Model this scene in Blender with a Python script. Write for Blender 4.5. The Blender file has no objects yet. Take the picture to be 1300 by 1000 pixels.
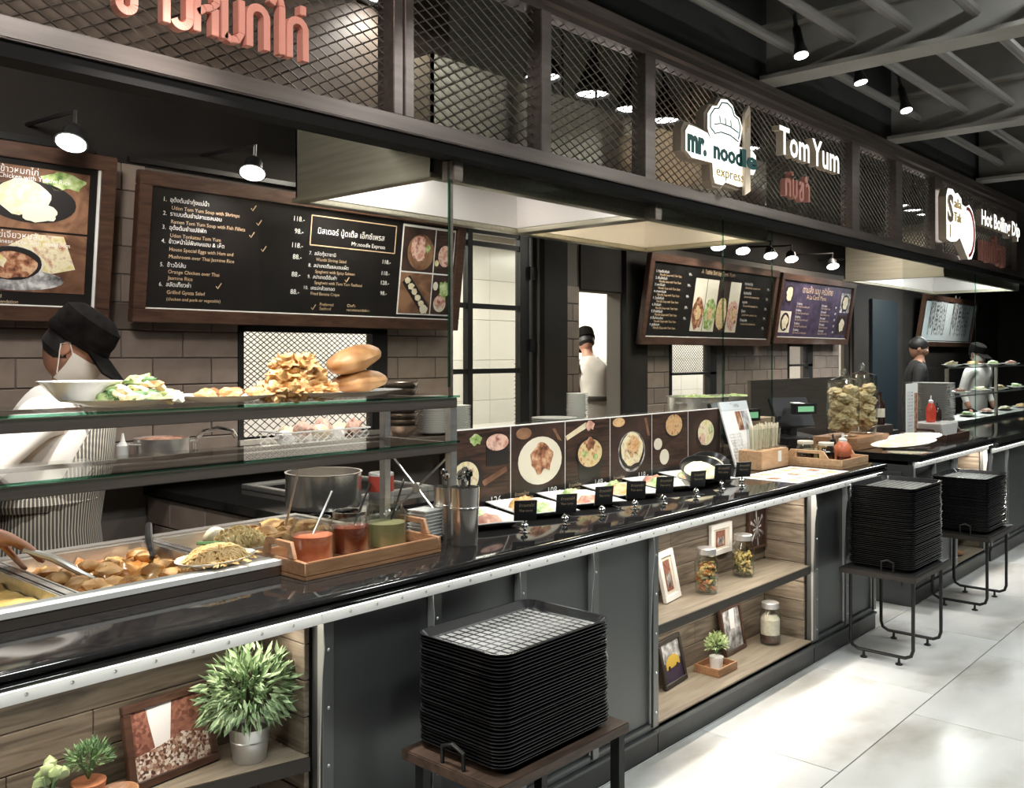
import bpy, bmesh, math, random
from mathutils import Vector, Matrix, noise
R = math.radians; PI = math.pi
rnd = random.Random(11)
sc = bpy.context.scene; col = sc.collection

# ---------------------------------------------------------------- camera, world, exposure
cd = bpy.data.cameras.new('camera'); cam = bpy.data.objects.new('camera', cd); col.objects.link(cam)
cd.sensor_width = 36; cd.lens = 36*1180/1300; cd.shift_y = -50/1300; cd.clip_end = 60; cd.clip_start = .05
cam.location = (0, -2.03, 1.58); cam.rotation_euler = (R(90), 0, R(42.01-90)); sc.camera = cam
w = bpy.data.worlds.new('world'); sc.world = w; w.use_nodes = True
w.node_tree.nodes['Background'].inputs[0].default_value = (.92, .96, 1, 1)
w.node_tree.nodes['Background'].inputs[1].default_value = .055
sc.view_settings.view_transform = 'Standard'; sc.view_settings.look = 'None'
sc.view_settings.exposure = 0.5; sc.view_settings.gamma = 1; sc.view_settings.use_curve_mapping = False
sc.cycles.caustics_reflective = False; sc.cycles.caustics_refractive = False
sc.cycles.max_bounces = 7; sc.cycles.transparent_max_bounces = 24; sc.cycles.sample_clamp_indirect = 4

WARM = (1, .90, .78); COOL = (.95, 1, .98); WHITE = (1, .96, .90)
def area(name, loc, size, power, color=WHITE, rot=(0, 0, 0), sizey=None, spread=PI):
    d = bpy.data.lights.new(name, 'AREA'); d.energy = power; d.color = color; d.size = size; d.spread = spread
    if sizey: d.shape = 'RECTANGLE'; d.size_y = sizey
    o = bpy.data.objects.new(name, d); o.location = loc; o.rotation_euler = rot; col.objects.link(o); return o
def spot(name, loc, target, power, angle=60, blend=.6, color=WHITE, radius=.03):
    d = bpy.data.lights.new(name, 'SPOT'); d.energy = power; d.color = color; d.spot_size = R(angle); d.spot_blend = blend
    d.shadow_soft_size = radius
    o = bpy.data.objects.new(name, d); o.location = loc
    o.rotation_euler = (Vector(target)-Vector(loc)).to_track_quat('-Z', 'Y').to_euler(); col.objects.link(o); return o
# unseen spot added to brighten the left fascia, then walkway ceiling downlights
spot('fascia_fill_spot', (.7, -1.3, 3.75), (1.3, .6, 2.6), 130, 62, .8, (1, .88, .80), .05)
for x in (-.6, 1.8, 4.2, 6.6, 9.2):
    area('downlight', (x, -1.75, 3.7), .5, 36, COOL)
# stall and kitchen ceiling lights, plus one added in the far hood
d_ = bpy.data.lights.new('stall_lamp', 'POINT'); d_.energy = 46; d_.color = WHITE; d_.shadow_soft_size = .10
o_ = bpy.data.objects.new('stall_lamp', d_); o_.location = (1.30, 1.25, 2.66); col.objects.link(o_)
area('stall_light', (3.4, 2.05, 2.75), .4, 16, WARM)
area('stall_light', (7.0, 1.7, 2.75), .5, 24, WARM)
area('stall_light', (9.6, 1.85, 2.9), .5, 24, WARM)
area('stall_light', (12.6, 1.4, 2.7), .8, 90, COOL)
area('stall_light', (10.4, 1.15, 2.62), .8, 34, COOL, sizey=.3)  # unseen light added inside the hood to brighten the far stall
for x in (3.3, 6.2, 9.4, 12.2):
    area('kitchen_light', (x, 4.2, 2.85), 1.2, 70, (1, .95, .86))
# hood lamps
area('hood_light', (3.35, 1.2, 2.62), .5, 13, WHITE, sizey=.2)
area('hood_light', (4.9, 1.2, 2.62), .4, 8, (1, .84, .58), sizey=.2)
# lights inside the display niches
area('niche_light', (.85, .1, .845), 1.2, 3.6, WARM, (R(-18), 0, 0), .03)
area('niche_light', (3.83, .1, .845), 1.35, 4.6, WARM, (R(-18), 0, 0), .03)
area('niche_light', (3.83, .12, .455), 1.35, 3.4, WARM, (R(-18), 0, 0), .03)
area('niche_light', (7.25, .1, .845), .6, 4.0, WARM, (R(-18), 0, 0), .03)
# unseen spots added to brighten the food and the counters
for x in (2.7, 3.4, 4.1, 4.8, 6.3, 7.4, 8.5):
    spot('counter_fill_spot', (x, .15, 3.25), (x, .38, .95), 120, 44, .8, WHITE, .04)
spot('counter_fill_spot', (1.35, .15, 3.2), (1.30, .47, 1.0), 340, 52, .8, WHITE, .04)

# ---------------------------------------------------------------- materials
MATS = {}
def mat(name, c, rough=.5, metal=0, c2=None, c3=None, scale=8, stretch=(1, 1, 1), bump=0, emit=0, spec=.5, lo=.35, hi=.65,
        tex='noise', detail=4, dist=0, vary=0, coat=0, mid=.5, ecol=None, aniso=0):
    m = bpy.data.materials.new(name); m.use_nodes = True; nt = m.node_tree; N = nt.nodes; L = nt.links
    b = N['Principled BSDF']
    b.inputs['Base Color'].default_value = (*c, 1); b.inputs['Roughness'].default_value = rough
    b.inputs['Metallic'].default_value = metal; b.inputs['Specular IOR Level'].default_value = spec
    if coat: b.inputs['Coat Weight'].default_value = coat; b.inputs['Coat Roughness'].default_value = .08
    last = None
    if c2 or bump:
        tc = N.new('ShaderNodeTexCoord'); mp = N.new('ShaderNodeMapping'); mp.inputs['Scale'].default_value = stretch
        L.new(tc.outputs['Object'], mp.inputs[0])
        if tex == 'voronoi':
            t = N.new('ShaderNodeTexVoronoi'); t.inputs['Scale'].default_value = scale; fac = t.outputs['Color']
            out = t.outputs['Distance']
        elif tex == 'wave':
            t = N.new('ShaderNodeTexWave'); t.inputs['Scale'].default_value = scale; t.inputs['Distortion'].default_value = dist
            fac = out = t.outputs['Fac']
        else:
            t = N.new('ShaderNodeTexNoise'); t.inputs['Scale'].default_value = scale; t.inputs['Detail'].default_value = detail
            t.inputs['Distortion'].default_value = dist; fac = out = t.outputs['Fac']
        L.new(mp.outputs[0], t.inputs['Vector'])
        if c2:
            r = N.new('ShaderNodeValToRGB'); e = r.color_ramp.elements
            e[0].position = lo; e[0].color = (*c, 1); e[1].position = hi; e[1].color = (*(c3 or c2), 1)
            if c3: q = e.new(mid*(hi-lo)+lo); q.color = (*c2, 1)
            L.new(fac, r.inputs[0]); last = r.outputs[0]
        if bump:
            bm = N.new('ShaderNodeBump'); bm.inputs['Strength'].default_value = bump; bm.inputs['Distance'].default_value = .01
            L.new(out, bm.inputs['Height']); L.new(bm.outputs[0], b.inputs['Normal'])
    if vary:
        oi = N.new('ShaderNodeObjectInfo'); mr = N.new('ShaderNodeMapRange'); hs = N.new('ShaderNodeHueSaturation')
        mr.inputs['To Min'].default_value = 1-vary; mr.inputs['To Max'].default_value = 1+vary
        L.new(oi.outputs['Random'], mr.inputs[0]); L.new(mr.outputs[0], hs.inputs['Value'])
        if last: L.new(last, hs.inputs['Color'])
        else: hs.inputs['Color'].default_value = (*c, 1)
        last = hs.outputs[0]
    if last: L.new(last, b.inputs['Base Color'])
    if emit:
        b.inputs['Emission Strength'].default_value = emit; b.inputs['Emission Color'].default_value = (*(ecol or c), 1)
    MATS[name] = m; return m
def glassmat(name, tint=(1, 1, 1), k=1.0, ior=1.45, rough=.0, base=0.0):
    m = bpy.data.materials.new(name); m.use_nodes = True; nt = m.node_tree; N = nt.nodes; L = nt.links
    N.remove(N['Principled BSDF']); o = N['Material Output']
    t = N.new('ShaderNodeBsdfTransparent'); t.inputs[0].default_value = (*tint, 1)
    g = N.new('ShaderNodeBsdfGlossy'); g.inputs['Roughness'].default_value = rough
    f = N.new('ShaderNodeLayerWeight'); f.inputs[0].default_value = .5; pw = N.new('ShaderNodeMath'); pw.operation = 'POWER'; pw.inputs[1].default_value = 4
    mu = N.new('ShaderNodeMath'); mu.operation = 'MULTIPLY_ADD'; mu.inputs[1].default_value = k*.6; mu.inputs[2].default_value = base+.022
    x = N.new('ShaderNodeMixShader'); L.new(f.outputs['Facing'], pw.inputs[0]); L.new(pw.outputs[0], mu.inputs[0]); L.new(mu.outputs[0], x.inputs[0])
    L.new(t.outputs[0], x.inputs[1]); L.new(g.outputs[0], x.inputs[2]); L.new(x.outputs[0], o.inputs['Surface'])
    MATS[name] = m; return m

mat('floor_tile', (.44, .42, .38), .27, c2=(.66, .66, .64), c3=(.73, .735, .725), scale=1.7, stretch=(.8, 1.6, 1), detail=7, dist=.25, lo=.30, hi=.62, spec=.4, vary=.03)
mat('grout', (.20, .19, .17), .8)
mat('black_stone', (.010, .010, .011), .07, c2=(.018, .017, .016), scale=60, spec=.6)
mat('panel_metal', (.13, .137, .137), .42, metal=.8)
mat('post_steel', (.17, .175, .17), .34, metal=.7)
mat('flange_steel', (.62, .62, .60), .34, metal=.6)
mat('strip_lit', (.86, .86, .83), .35)  # brightness of the LED-lit steel strip put into a white colour
mat('rivet', (.55, .55, .54), .3, metal=.9)
mat('plinth_black', (.022, .023, .024), .3, c2=(.03, .03, .03), scale=10)
mat('led_white', (1, 1, .97), emit=3.2, ecol=(1, 1, .96))
mat('plank', (.075, .060, .044), .62, c2=(.165, .135, .10), c3=(.235, .20, .155), scale=3.2, stretch=(1.2, 9, 14), detail=8, dist=.9, lo=.3, hi=.72, vary=.18, bump=.15)
mat('plank_side', (.085, .064, .044), .62, c2=(.175, .14, .10), c3=(.24, .20, .15), scale=3.2, stretch=(9, 1.6, 14), detail=8, dist=.9, lo=.3, hi=.72, vary=.18, bump=.15)
mat('shelf_wood', (.17, .135, .095), .5, c2=(.28, .235, .175), scale=3, stretch=(1.3, 16, 16), detail=8, dist=.7, lo=.3, hi=.7, bump=.1)
mat('dark_edge', (.028, .022, .017), .5)
mat('frame_wood', (.048, .023, .015), .38, c2=(.090, .045, .029), scale=4, stretch=(2, 14, 14), detail=6, dist=.5, coat=.2)
mat('tray_wood', (.30, .15, .075), .42, c2=(.42, .23, .12), scale=5, stretch=(2, 18, 18), detail=6, dist=.5)
mat('pale_wood', (.50, .30, .16), .5, c2=(.62, .40, .23), scale=5, stretch=(2, 14, 14), detail=6, dist=.4)
mat('steel', (.66, .64, .61), .33, metal=.9, c2=(.76, .74, .71), scale=40, stretch=(.06, 1, 1))
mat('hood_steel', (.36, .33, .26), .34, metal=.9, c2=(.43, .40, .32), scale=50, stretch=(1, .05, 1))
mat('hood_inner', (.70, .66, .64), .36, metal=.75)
mat('dark_steel', (.28, .235, .205), .34, metal=.9, c2=(.34, .29, .255), scale=60, stretch=(.05, 1, 1))
mat('beam_bronze', (.20, .165, .15), .32, metal=.7, c2=(.25, .21, .19), scale=40, stretch=(.05, 1, 1))
mat('pot_steel', (.74, .70, .65), .22, metal=.92)
mat('chrome', (.8, .8, .8), .08, metal=1)
mat('black_metal', (.018, .018, .018), .38, metal=.3)
mat('matte_black', (.009, .0085, .0085), .8, spec=.15)
mat('mesh_metal', (.17, .145, .125), .42, metal=.7)
mat('ceiling_black', (.030, .030, .030), .8, c2=(.042, .042, .041), scale=2)
mat('ceiling_beam', (.36, .345, .315), .5, metal=.2, c2=(.41, .395, .365), scale=6)
mat('pipe_grey', (.30, .285, .265), .4, metal=.4)
mat('wall_tile', (.205, .160, .132), .34, c2=(.25, .20, .168), scale=9, vary=.10, bump=.04)
mat('wall_grout', (.13, .11, .095), .8)
mat('white_tile', (.80, .77, .71), .22, c2=(.83, .80, .75), scale=3, vary=.03)
mat('white_grout', (.52, .48, .42), .8)
mat('dark_wall', (.016, .0135, .012), .8, c2=(.022, .019, .017), scale=3, spec=.2)
mat('brown_panel', (.105, .075, .055), .6, c2=(.13, .095, .07), scale=3)
mat('plenum_wall', (.15, .165, .115), .7, c2=(.19, .20, .15), scale=2)
mat('board_black', (.010, .009, .009), .28, c2=(.015, .013, .012), scale=6)
mat('print_white', (.85, .84, .80), .5)
mat('print_tan', (.62, .45, .28), .5)
mat('print_red', (.42, .06, .04), .5)
mat('porcelain', (.86, .85, .82), .14, coat=.3)
mat('nail', (.62, .40, .32), .3)
mat('porcelain_grey', (.62, .60, .57), .2)
mat('tray_black', (.018, .018, .019), .17, spec=.6)
mat('tray_grid', (.30, .31, .31), .30, metal=.6, c2=(.62, .62, .60), c3=(.2, .2, .2), scale=58, tex='wave', stretch=(1, 0, 0), lo=.3, hi=.7)
mat('sauce_orange', (.62, .20, .10), .3, c2=(.52, .12, .06), scale=30)
mat('sauce_dark', (.10, .012, .008), .2, c2=(.2, .05, .02), scale=20)
mat('sauce_green', (.20, .19, .085), .35, c2=(.26, .24, .12), scale=25)
mat('sauce_soy', (.018, .008, .006), .15)
mat('sign_white', (.95, .93, .88), .4, emit=1.0, ecol=(1, .97, .90))
mat('sign_cream', (.75, .62, .48), .5)
mat('sign_pink', (.74, .33, .26), .42)
mat('sign_side', (.45, .36, .28), .5)
mat('sign_teal', (.02, .13, .13), .5)
mat('sign_gold', (.65, .50, .20), .5)
mat('sign_red', (.50, .08, .07), .5)
mat('lamp_glow', (1, 1, 1), emit=9, ecol=(1, .97, .92))
mat('lamp_soft', (1, .98, .94), emit=1.6, ecol=(1, .97, .92))
mat('leaf', (.17, .28, .13), .5, c2=(.40, .52, .30), scale=18, vary=.1)
mat('leaf_pale', (.34, .46, .20), .5, c2=(.58, .68, .38), scale=25)
mat('leaf_dark', (.10, .22, .10), .5, c2=(.30, .44, .22), scale=30)
mat('zinc', (.55, .55, .54), .35, metal=.8, c2=(.65, .65, .64), scale=12)
mat('terracotta', (.45, .18, .09), .6)
mat('skin', (.42, .20, .13), .5, c2=(.48, .25, .17), scale=20)
mat('hair', (.012, .010, .010), .55)
mat('shirt_white', (.80, .77, .72), .8, c2=(.72, .68, .63), scale=7, bump=.2)
mat('shirt_grey', (.62, .57, .52), .8, c2=(.52, .47, .42), scale=6, bump=.25)
mat('apron_stripe', (.035, .032, .027), .8, c2=(.26, .235, .195), scale=46, tex='wave', stretch=(0, 1, 0), lo=.45, hi=.95)
def radial_stripes(name, n, c, c2):
    nt = mat(name, c, .8).node_tree; N = nt.nodes; L = nt.links
    tc = N.new('ShaderNodeTexCoord'); g = N.new('ShaderNodeTexGradient'); g.gradient_type = 'RADIAL'; L.new(tc.outputs['Object'], g.inputs[0])
    a = N.new('ShaderNodeMath'); a.operation = 'MULTIPLY'; a.inputs[1].default_value = n*2*PI; L.new(g.outputs['Fac'], a.inputs[0])
    s_ = N.new('ShaderNodeMath'); s_.operation = 'SINE'; L.new(a.outputs[0], s_.inputs[0])
    r = N.new('ShaderNodeValToRGB'); r.color_ramp.elements[0].position = .1; r.color_ramp.elements[1].position = .9
    r.color_ramp.elements[0].color = (*c, 1); r.color_ramp.elements[1].color = (*c2, 1)
    L.new(s_.outputs[0], r.inputs[0]); L.new(r.outputs[0], N['Principled BSDF'].inputs['Base Color'])
radial_stripes('apron_stripe', 120, (.035, .032, .027), (.30, .27, .22))
mat('apron_dark', (.05, .043, .037), .8)
mat('stand_wood', (.045, .028, .02), .45, c2=(.09, .055, .038), scale=4, stretch=(2, 14, 14))
mat('cap_black', (.006, .005, .005), .9, spec=.05, c2=(.012, .011, .010), scale=30, bump=.1)
mat('mask_white', (.80, .76, .70), .7)
mat('dark_cloth', (.022, .020, .020), .8)
# food
mat('fried_chicken', (.26, .10, .025), .55, c2=(.52, .30, .11), c3=(.72, .54, .30), scale=26, detail=8, lo=.3, hi=.68, bump=.5)
mat('fried_dark', (.16, .06, .02), .5, c2=(.36, .17, .06), scale=26, detail=8, bump=.5)
mat('bread_roll', (.30, .13, .04), .5, c2=(.54, .31, .13), scale=13, detail=7, bump=.4)
mat('noodle_strand', (.55, .33, .12), .45, c2=(.72, .52, .25), scale=12)
mat('noodle_food', (.42, .22, .06), .5, c2=(.66, .45, .20), scale=40, detail=8, bump=.6)
mat('rice_yellow', (.66, .46, .18), .6, c2=(.84, .70, .40), scale=70, detail=6, bump=.5)
mat('curry', (.24, .075, .018), .22, c2=(.42, .18, .045), c3=(.62, .38, .15), scale=12, detail=8, bump=.25)
mat('curry_yellow', (.50, .30, .07), .25, c2=(.68, .48, .18), scale=14, detail=7, bump=.3)
mat('potato', (.50, .24, .07), .5, c2=(.70, .44, .19), scale=14, bump=.2)
mat('salad_green', (.17, .28, .09), .5, c2=(.44, .52, .26), c3=(.74, .76, .55), scale=18, detail=6, bump=.3)
mat('salad_cream', (.72, .60, .32), .5, c2=(.85, .80, .62), scale=20, bump=.3)
mat('salad_orange', (.55, .27, .12), .5, c2=(.70, .45, .24), scale=30)
mat('herb', (.07, .15, .05), .6)
mat('pasta', (.62, .42, .12), .5, c2=(.72, .56, .25), scale=20, vary=.1)
mat('pasta_red', (.50, .15, .06), .5, c2=(.65, .30, .12), scale=20)
mat('pasta_dark', (.10, .12, .06), .5, c2=(.3, .26, .10), scale=20)
mat('beans_white', (.72, .64, .50), .5, c2=(.82, .76, .65), scale=60, bump=.5)
mat('beans_dark', (.06, .03, .025), .5, c2=(.14, .06, .05), scale=60, bump=.5)
mat('noodle_dry', (.70, .50, .26), .6, c2=(.86, .72, .46), scale=45, tex='noise', detail=8, dist=3, bump=.7)
mat('straw', (.74, .66, .50), .5, c2=(.88, .83, .70), scale=10, vary=.12)
mat('ground_meat', (.34, .13, .09), .5, c2=(.66, .42, .30), scale=22, bump=.4)
# flat print
mat('photo_dark', (.022, .012, .010), .4, c2=(.055, .03, .024), scale=9)
mat('photo_wood', (.018, .010, .008), .4, c2=(.075, .038, .026), scale=6, stretch=(1, 1, 9), dist=1)
mat('photo_brown', (.10, .045, .026), .4, c2=(.30, .16, .09), scale=7, dist=1)
mat('photo_soup', (.55, .36, .16), .4, c2=(.72, .58, .32), c3=(.42, .14, .07), scale=34, detail=6, lo=.35, hi=.68)
mat('photo_curry', (.52, .26, .10), .4, c2=(.68, .45, .24), c3=(.16, .08, .04), scale=40, detail=6, lo=.35, hi=.7)
mat('photo_egg', (.66, .55, .22), .4, c2=(.76, .70, .50), c3=(.45, .2, .1), scale=26, lo=.35, hi=.72)
mat('photo_meat', (.10, .04, .025), .4, c2=(.36, .15, .08), c3=(.62, .42, .26), scale=34, detail=6)
mat('photo_rice', (.80, .74, .60), .4, c2=(.70, .58, .36), scale=30)
mat('photo_pink', (.52, .24, .18), .4, c2=(.75, .52, .42), c3=(.3, .09, .07), scale=24, lo=.35, hi=.68)
mat('photo_green', (.10, .20, .05), .4, c2=(.34, .45, .16), c3=(.6, .65, .4), scale=24)
mat('photo_bowl', (.02, .018, .018), .35)
mat('photo_cream', (.72, .67, .55), .4)
mat('photo_street', (.10, .04, .03), .4, c2=(.42, .24, .16), c3=(.80, .74, .66), scale=150, tex='voronoi', lo=.2, hi=.8)
mat('photo_facade', (.16, .06, .045), .4, c2=(.36, .16, .11), scale=110, tex='voronoi', lo=.2, hi=.8)
mat('photo_sky', (.86, .84, .84), .4)
mat('photo_grey', (.05, .05, .052), .4, c2=(.30, .30, .30), c3=(.66, .66, .66), scale=22, detail=6)
mat('photo_purple', (.03, .02, .045), .4, c2=(.07, .05, .10), scale=10)
mat('photo_yellow', (.62, .42, .06), .4)
mat('paper', (.82, .82, .80), .5)
mat('paper_blue', (.62, .68, .70), .5)
mat('plastic_white', (.78, .77, .74), .35)
mat('pos_black', (.016, .016, .017), .3)
mat('lcd_green', (.10, .22, .12), .3, emit=.5, ecol=(.25, .6, .32))
mat('egg_tray', (.28, .16, .09), .8, c2=(.62, .48, .34), scale=24, tex='voronoi', lo=.2, hi=.7)
mat('kraft', (.42, .30, .20), .7)
mat('bottle_red', (.42, .05, .03), .25)
mat('bottle_dark', (.03, .015, .012), .15)
mat('blue_dark', (.007, .013, .017), .5)
mat('rim_reflection', (.80, .79, .76), .3, metal=.15)  # overhead lamps reflected in the steel rim, put into its pale colour
glassmat('glass_pane', (.97, .99, .98), .9, 1.45)
glassmat('glass_edge', (.45, .72, .62), .8, 1.5, .05, .08)
glassmat('glass_shelf', (.97, .985, .977), .5, 1.5)
glassmat('jar_glass', (.96, .975, .96), 1.2, 1.45, .03, .05)
glassmat('pane_kitchen', (.96, .96, .94), .6, 1.4)

# ---------------------------------------------------------------- mesh helpers
LOC = {}
def nth(k): return '%d%s' % (k, 'th' if k % 100 in (11, 12, 13) else {1: 'st', 2: 'nd', 3: 'rd'}.get(k % 10, 'th'))
TMP = bpy.data.scenes.new('scratch')     # letters and bodies are evaluated here, away from the big scene
def origin(o): return LOC.get(o.name, Vector((0, 0, 0)))
class MB:
    def __init__(s): s.v = []; s.f = []
    def add(s, v, f):
        o = len(s.v); s.v += [tuple(p) for p in v]; s.f += [tuple(i+o for i in q) for q in f]; return s
    def box(s, x0, x1, y0, y1, z0, z1, m=None):
        v = [(x, y, z) for x in (x0, x1) for y in (y0, y1) for z in (z0, z1)]
        if m is not None: v = [m @ Vector(p) for p in v]
        return s.add(v, [(0, 1, 3, 2), (4, 6, 7, 5), (0, 4, 5, 1), (2, 3, 7, 6), (0, 2, 6, 4), (1, 5, 7, 3)])
    def lathe(s, prof, n=24, c=(0, 0, 0), sx=1, sy=1):
        v = []; f = []
        for r, z in prof:
            for i in range(n):
                a = 2*PI*i/n; v.append((c[0]+r*sx*math.cos(a), c[1]+r*sy*math.sin(a), c[2]+z))
        for k in range(len(prof)-1):
            for i in range(n):
                j = (i+1) % n; f.append((k*n+i, k*n+j, (k+1)*n+j, (k+1)*n+i))
        if prof[0][0] > 1e-6: f.append(tuple(range(n-1, -1, -1)))
        if prof[-1][0] > 1e-6: f.append(tuple(range((len(prof)-1)*n, len(prof)*n)))
        return s.add(v, f)
    def tube(s, pts, r, n=8, cap=True):
        pts = [Vector(p) for p in pts]; rs = r if isinstance(r, (list, tuple)) else [r]*len(pts)
        v = []; f = []; u = None
        for i, p in enumerate(pts):
            t = (pts[min(i+1, len(pts)-1)]-pts[max(i-1, 0)]).normalized()
            if u is None:
                u = t.orthogonal().normalized()
            else:
                u = (u-t*u.dot(t))
                u = u.normalized() if u.length > 1e-6 else t.orthogonal().normalized()
            b = t.cross(u)
            for k in range(n):
                a = 2*PI*k/n+PI/n; v.append(p+(u*math.cos(a)+b*math.sin(a))*rs[i])
        for i in range(len(pts)-1):
            for k in range(n):
                j = (k+1) % n; f.append((i*n+k, i*n+j, (i+1)*n+j, (i+1)*n+k))
        if cap: f.append(tuple(range(n-1, -1, -1))); f.append(tuple(range((len(pts)-1)*n, len(pts)*n)))
        return s.add(v, f)
    def prism(s, p2, a, b, ax='x'):
        n = len(p2)
        mk = {'x': lambda p, t: (t, p[0], p[1]), 'y': lambda p, t: (p[0], t, p[1]), 'z': lambda p, t: (p[0], p[1], t)}[ax]
        v = [mk(p, a) for p in p2]+[mk(p, b) for p in p2]
        f = [tuple(range(n-1, -1, -1)), tuple(range(n, 2*n))]+[(i, (i+1) % n, (i+1) % n+n, i+n) for i in range(n)]
        return s.add(v, f)
    def blob(s, c, r, seed=0, amp=.25, sub=2, freq=2.2):
        bm = bmesh.new(); bmesh.ops.create_icosphere(bm, subdivisions=sub, radius=1)
        r = r if isinstance(r, (list, tuple)) else (r, r, r)
        v = []
        for q in bm.verts:
            k = 1+amp*noise.noise(q.co*freq+Vector((seed*3.7, seed*1.3, seed*.7)))*1.6
            v.append((c[0]+q.co.x*k*r[0], c[1]+q.co.y*k*r[1], c[2]+q.co.z*k*r[2]))
        f = [tuple(x.index for x in q.verts) for q in bm.faces]; bm.free()
        return s.add(v, f)
    def heap(s, cx, cy, z, rx, ry, h, seed=0, n=18, amp=.3, freq=9, power=1.0, square=False):
        v = []; f = []
        for i in range(n+1):
            for j in range(n+1):
                a = -1+2*i/n; b = -1+2*j/n
                if not square:
                    q = max(abs(a), abs(b)); l = math.hypot(a, b)
                    if l > 0: a, b = a*q/l, b*q/l
                d = min(1, math.hypot(a, b)) if not square else max(abs(a), abs(b))
                x = cx+a*rx; y = cy+b*ry
                e = max(0, 1-d**2)**power if not square else 1
                nz = noise.fractal(Vector((x*freq, y*freq, seed*3.1)), .9, 2.0, 3)
                v.append((x, y, z+(h*e*(1+amp*nz) if not square else h+amp*nz)))
        for i in range(n):
            for j in range(n):
                k = i*(n+1)+j; f.append((k, k+n+1, k+n+2, k+1))
        return s.add(v, f)
    def strands(s, cx, cy, z, rx, ry, h, n, r, seed, ln=.05):
        q = random.Random(seed)
        for k in range(n):
            a = q.random()*2*PI; d = math.sqrt(q.random())*.95; t = q.random()*2*PI; cv = q.uniform(-1.6, 1.6); pts = []
            x, y = cx+d*rx*math.cos(a), cy+d*ry*math.sin(a); up = q.uniform(0, .35)*h
            for i in range(6):
                e = min(1, math.hypot((x-cx)/rx, (y-cy)/ry)); pts.append((x, y, z+h*max(0, 1-e*e)**.7+up*math.sin(PI*i/5)*.6+r))
                x += math.cos(t)*ln/5; y += math.sin(t)*ln/5; t += cv/5*1.6
            s.tube(pts, r, 4)
        return s
    def xf(s, m):
        s.v = [tuple(m @ Vector(p)) for p in s.v]; return s
    def build(s, name, m, parent=None, bevel=0, smooth=35, local=False, seg=2, keep=False):
        me = bpy.data.meshes.new(name)
        if parent is None:
            if keep: o0 = Vector((0, 0, 0))
            else:
                xs = [p[0] for p in s.v]; ys = [p[1] for p in s.v]; zs = [p[2] for p in s.v]
                o0 = Vector(((min(xs)+max(xs))/2, (min(ys)+max(ys))/2, min(zs)))
        else: o0 = Vector((0, 0, 0)) if local else origin(parent)
        me.from_pydata([(p[0]-o0.x, p[1]-o0.y, p[2]-o0.z) for p in s.v], [], s.f)
        bm = bmesh.new(); bm.from_mesh(me); bmesh.ops.recalc_face_normals(bm, faces=bm.faces)
        if bevel:
            es = [e for e in bm.edges if len(e.link_faces) == 2 and e.calc_face_angle(0) > .6]
            bmesh.ops.bevel(bm, geom=es, offset=bevel, segments=seg, affect='EDGES', clamp_overlap=True)
        bm.to_mesh(me); bm.free()
        if smooth:
            for p in me.polygons: p.use_smooth = True
            me.set_sharp_from_angle(angle=R(smooth))
        me.materials.append(MATS[m])
        o = bpy.data.objects.new(name, me); col.objects.link(o)
        if parent is None: o.location = o0; LOC[o.name] = o0
        else: o.parent = parent; LOC[o.name] = o0
        return o
def tag(o, label=None, cat=None, group=None, kind=None):
    if label: o['label'] = label
    if cat: o['category'] = cat
    if group: o['group'] = group
    if kind: o['kind'] = kind
    return o
def thing(name, label, cat, loc=(0, 0, 0), rz=0, group=None, rx=0):
    o = bpy.data.objects.new(name, None); o.empty_display_size = .05; col.objects.link(o)
    o.location = loc; o.rotation_euler = (rx, 0, rz); LOC[o.name] = Vector(loc)
    return tag(o, label, cat, group)
def dup(root, loc, rz=None, label=None, group=None):
    r = root.copy(); col.objects.link(r); r.location = loc; LOC[r.name] = Vector(loc)
    if rz is not None: r.rotation_euler = (r.rotation_euler[0], 0, rz)
    if label: r['label'] = label
    if group: r['group'] = group
    for ch in list(root.children):
        c = ch.copy(); col.objects.link(c); c.parent = r
        for g in list(ch.children):
            d = g.copy(); col.objects.link(d); d.parent = c
    return r
def struct(name, mb, m, **k):
    o = mb.build(name, m, **k)
    if k.get('parent') is None: o['kind'] = 'structure'
    return o
def place_mesh(name, me, loc, parent=None, rz=0):
    o = bpy.data.objects.new(name, me); col.objects.link(o)
    if parent is not None: o.parent = parent; o.location = Vector(loc)-origin(parent)
    else: o.location = loc
    o.rotation_euler = (0, 0, rz); LOC[o.name] = Vector(loc); return o
def text_geo(s, size=.1, depth=.0, width=None, height=None, bold=0, align='LEFT', res=2, shear=0):
    """letters as (verts, faces) in the local frame x right, z up, facing -y"""
    cu = bpy.data.curves.new('lettering', 'FONT'); cu.body = s; cu.size = size; cu.extrude = depth; cu.resolution_u = res
    cu.offset = bold; cu.align_x = align; cu.shear = shear
    o = bpy.data.objects.new('lettering_tmp', cu); TMP.collection.objects.link(o)
    TMP.view_layers[0].update(); dg = TMP.view_layers[0].depsgraph; me = o.evaluated_get(dg).to_mesh()
    v = [tuple(q.co) for q in me.vertices]; f = [tuple(p.vertices) for p in me.polygons]
    o.evaluated_get(dg).to_mesh_clear(); bpy.data.objects.remove(o); bpy.data.curves.remove(cu)
    if not v: return [], []
    x0 = min(p[0] for p in v); x1 = max(p[0] for p in v); y0 = min(p[1] for p in v); y1 = max(p[1] for p in v)
    kx = width/(x1-x0) if width else 1; ky = height/(y1-y0) if height else (kx if width else 1)
    if align == 'LEFT': v = [((p[0]-x0)*kx, -p[2], p[1]*ky) for p in v]
    else: v = [(p[0]*kx, -p[2], p[1]*ky) for p in v]
    return v, f
def put_text(mb, s, x, y, z, **k):
    v, f = text_geo(s, **k); mb.add([(a+x, b+y, c+z) for a, b, c in v], f); return mb
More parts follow.
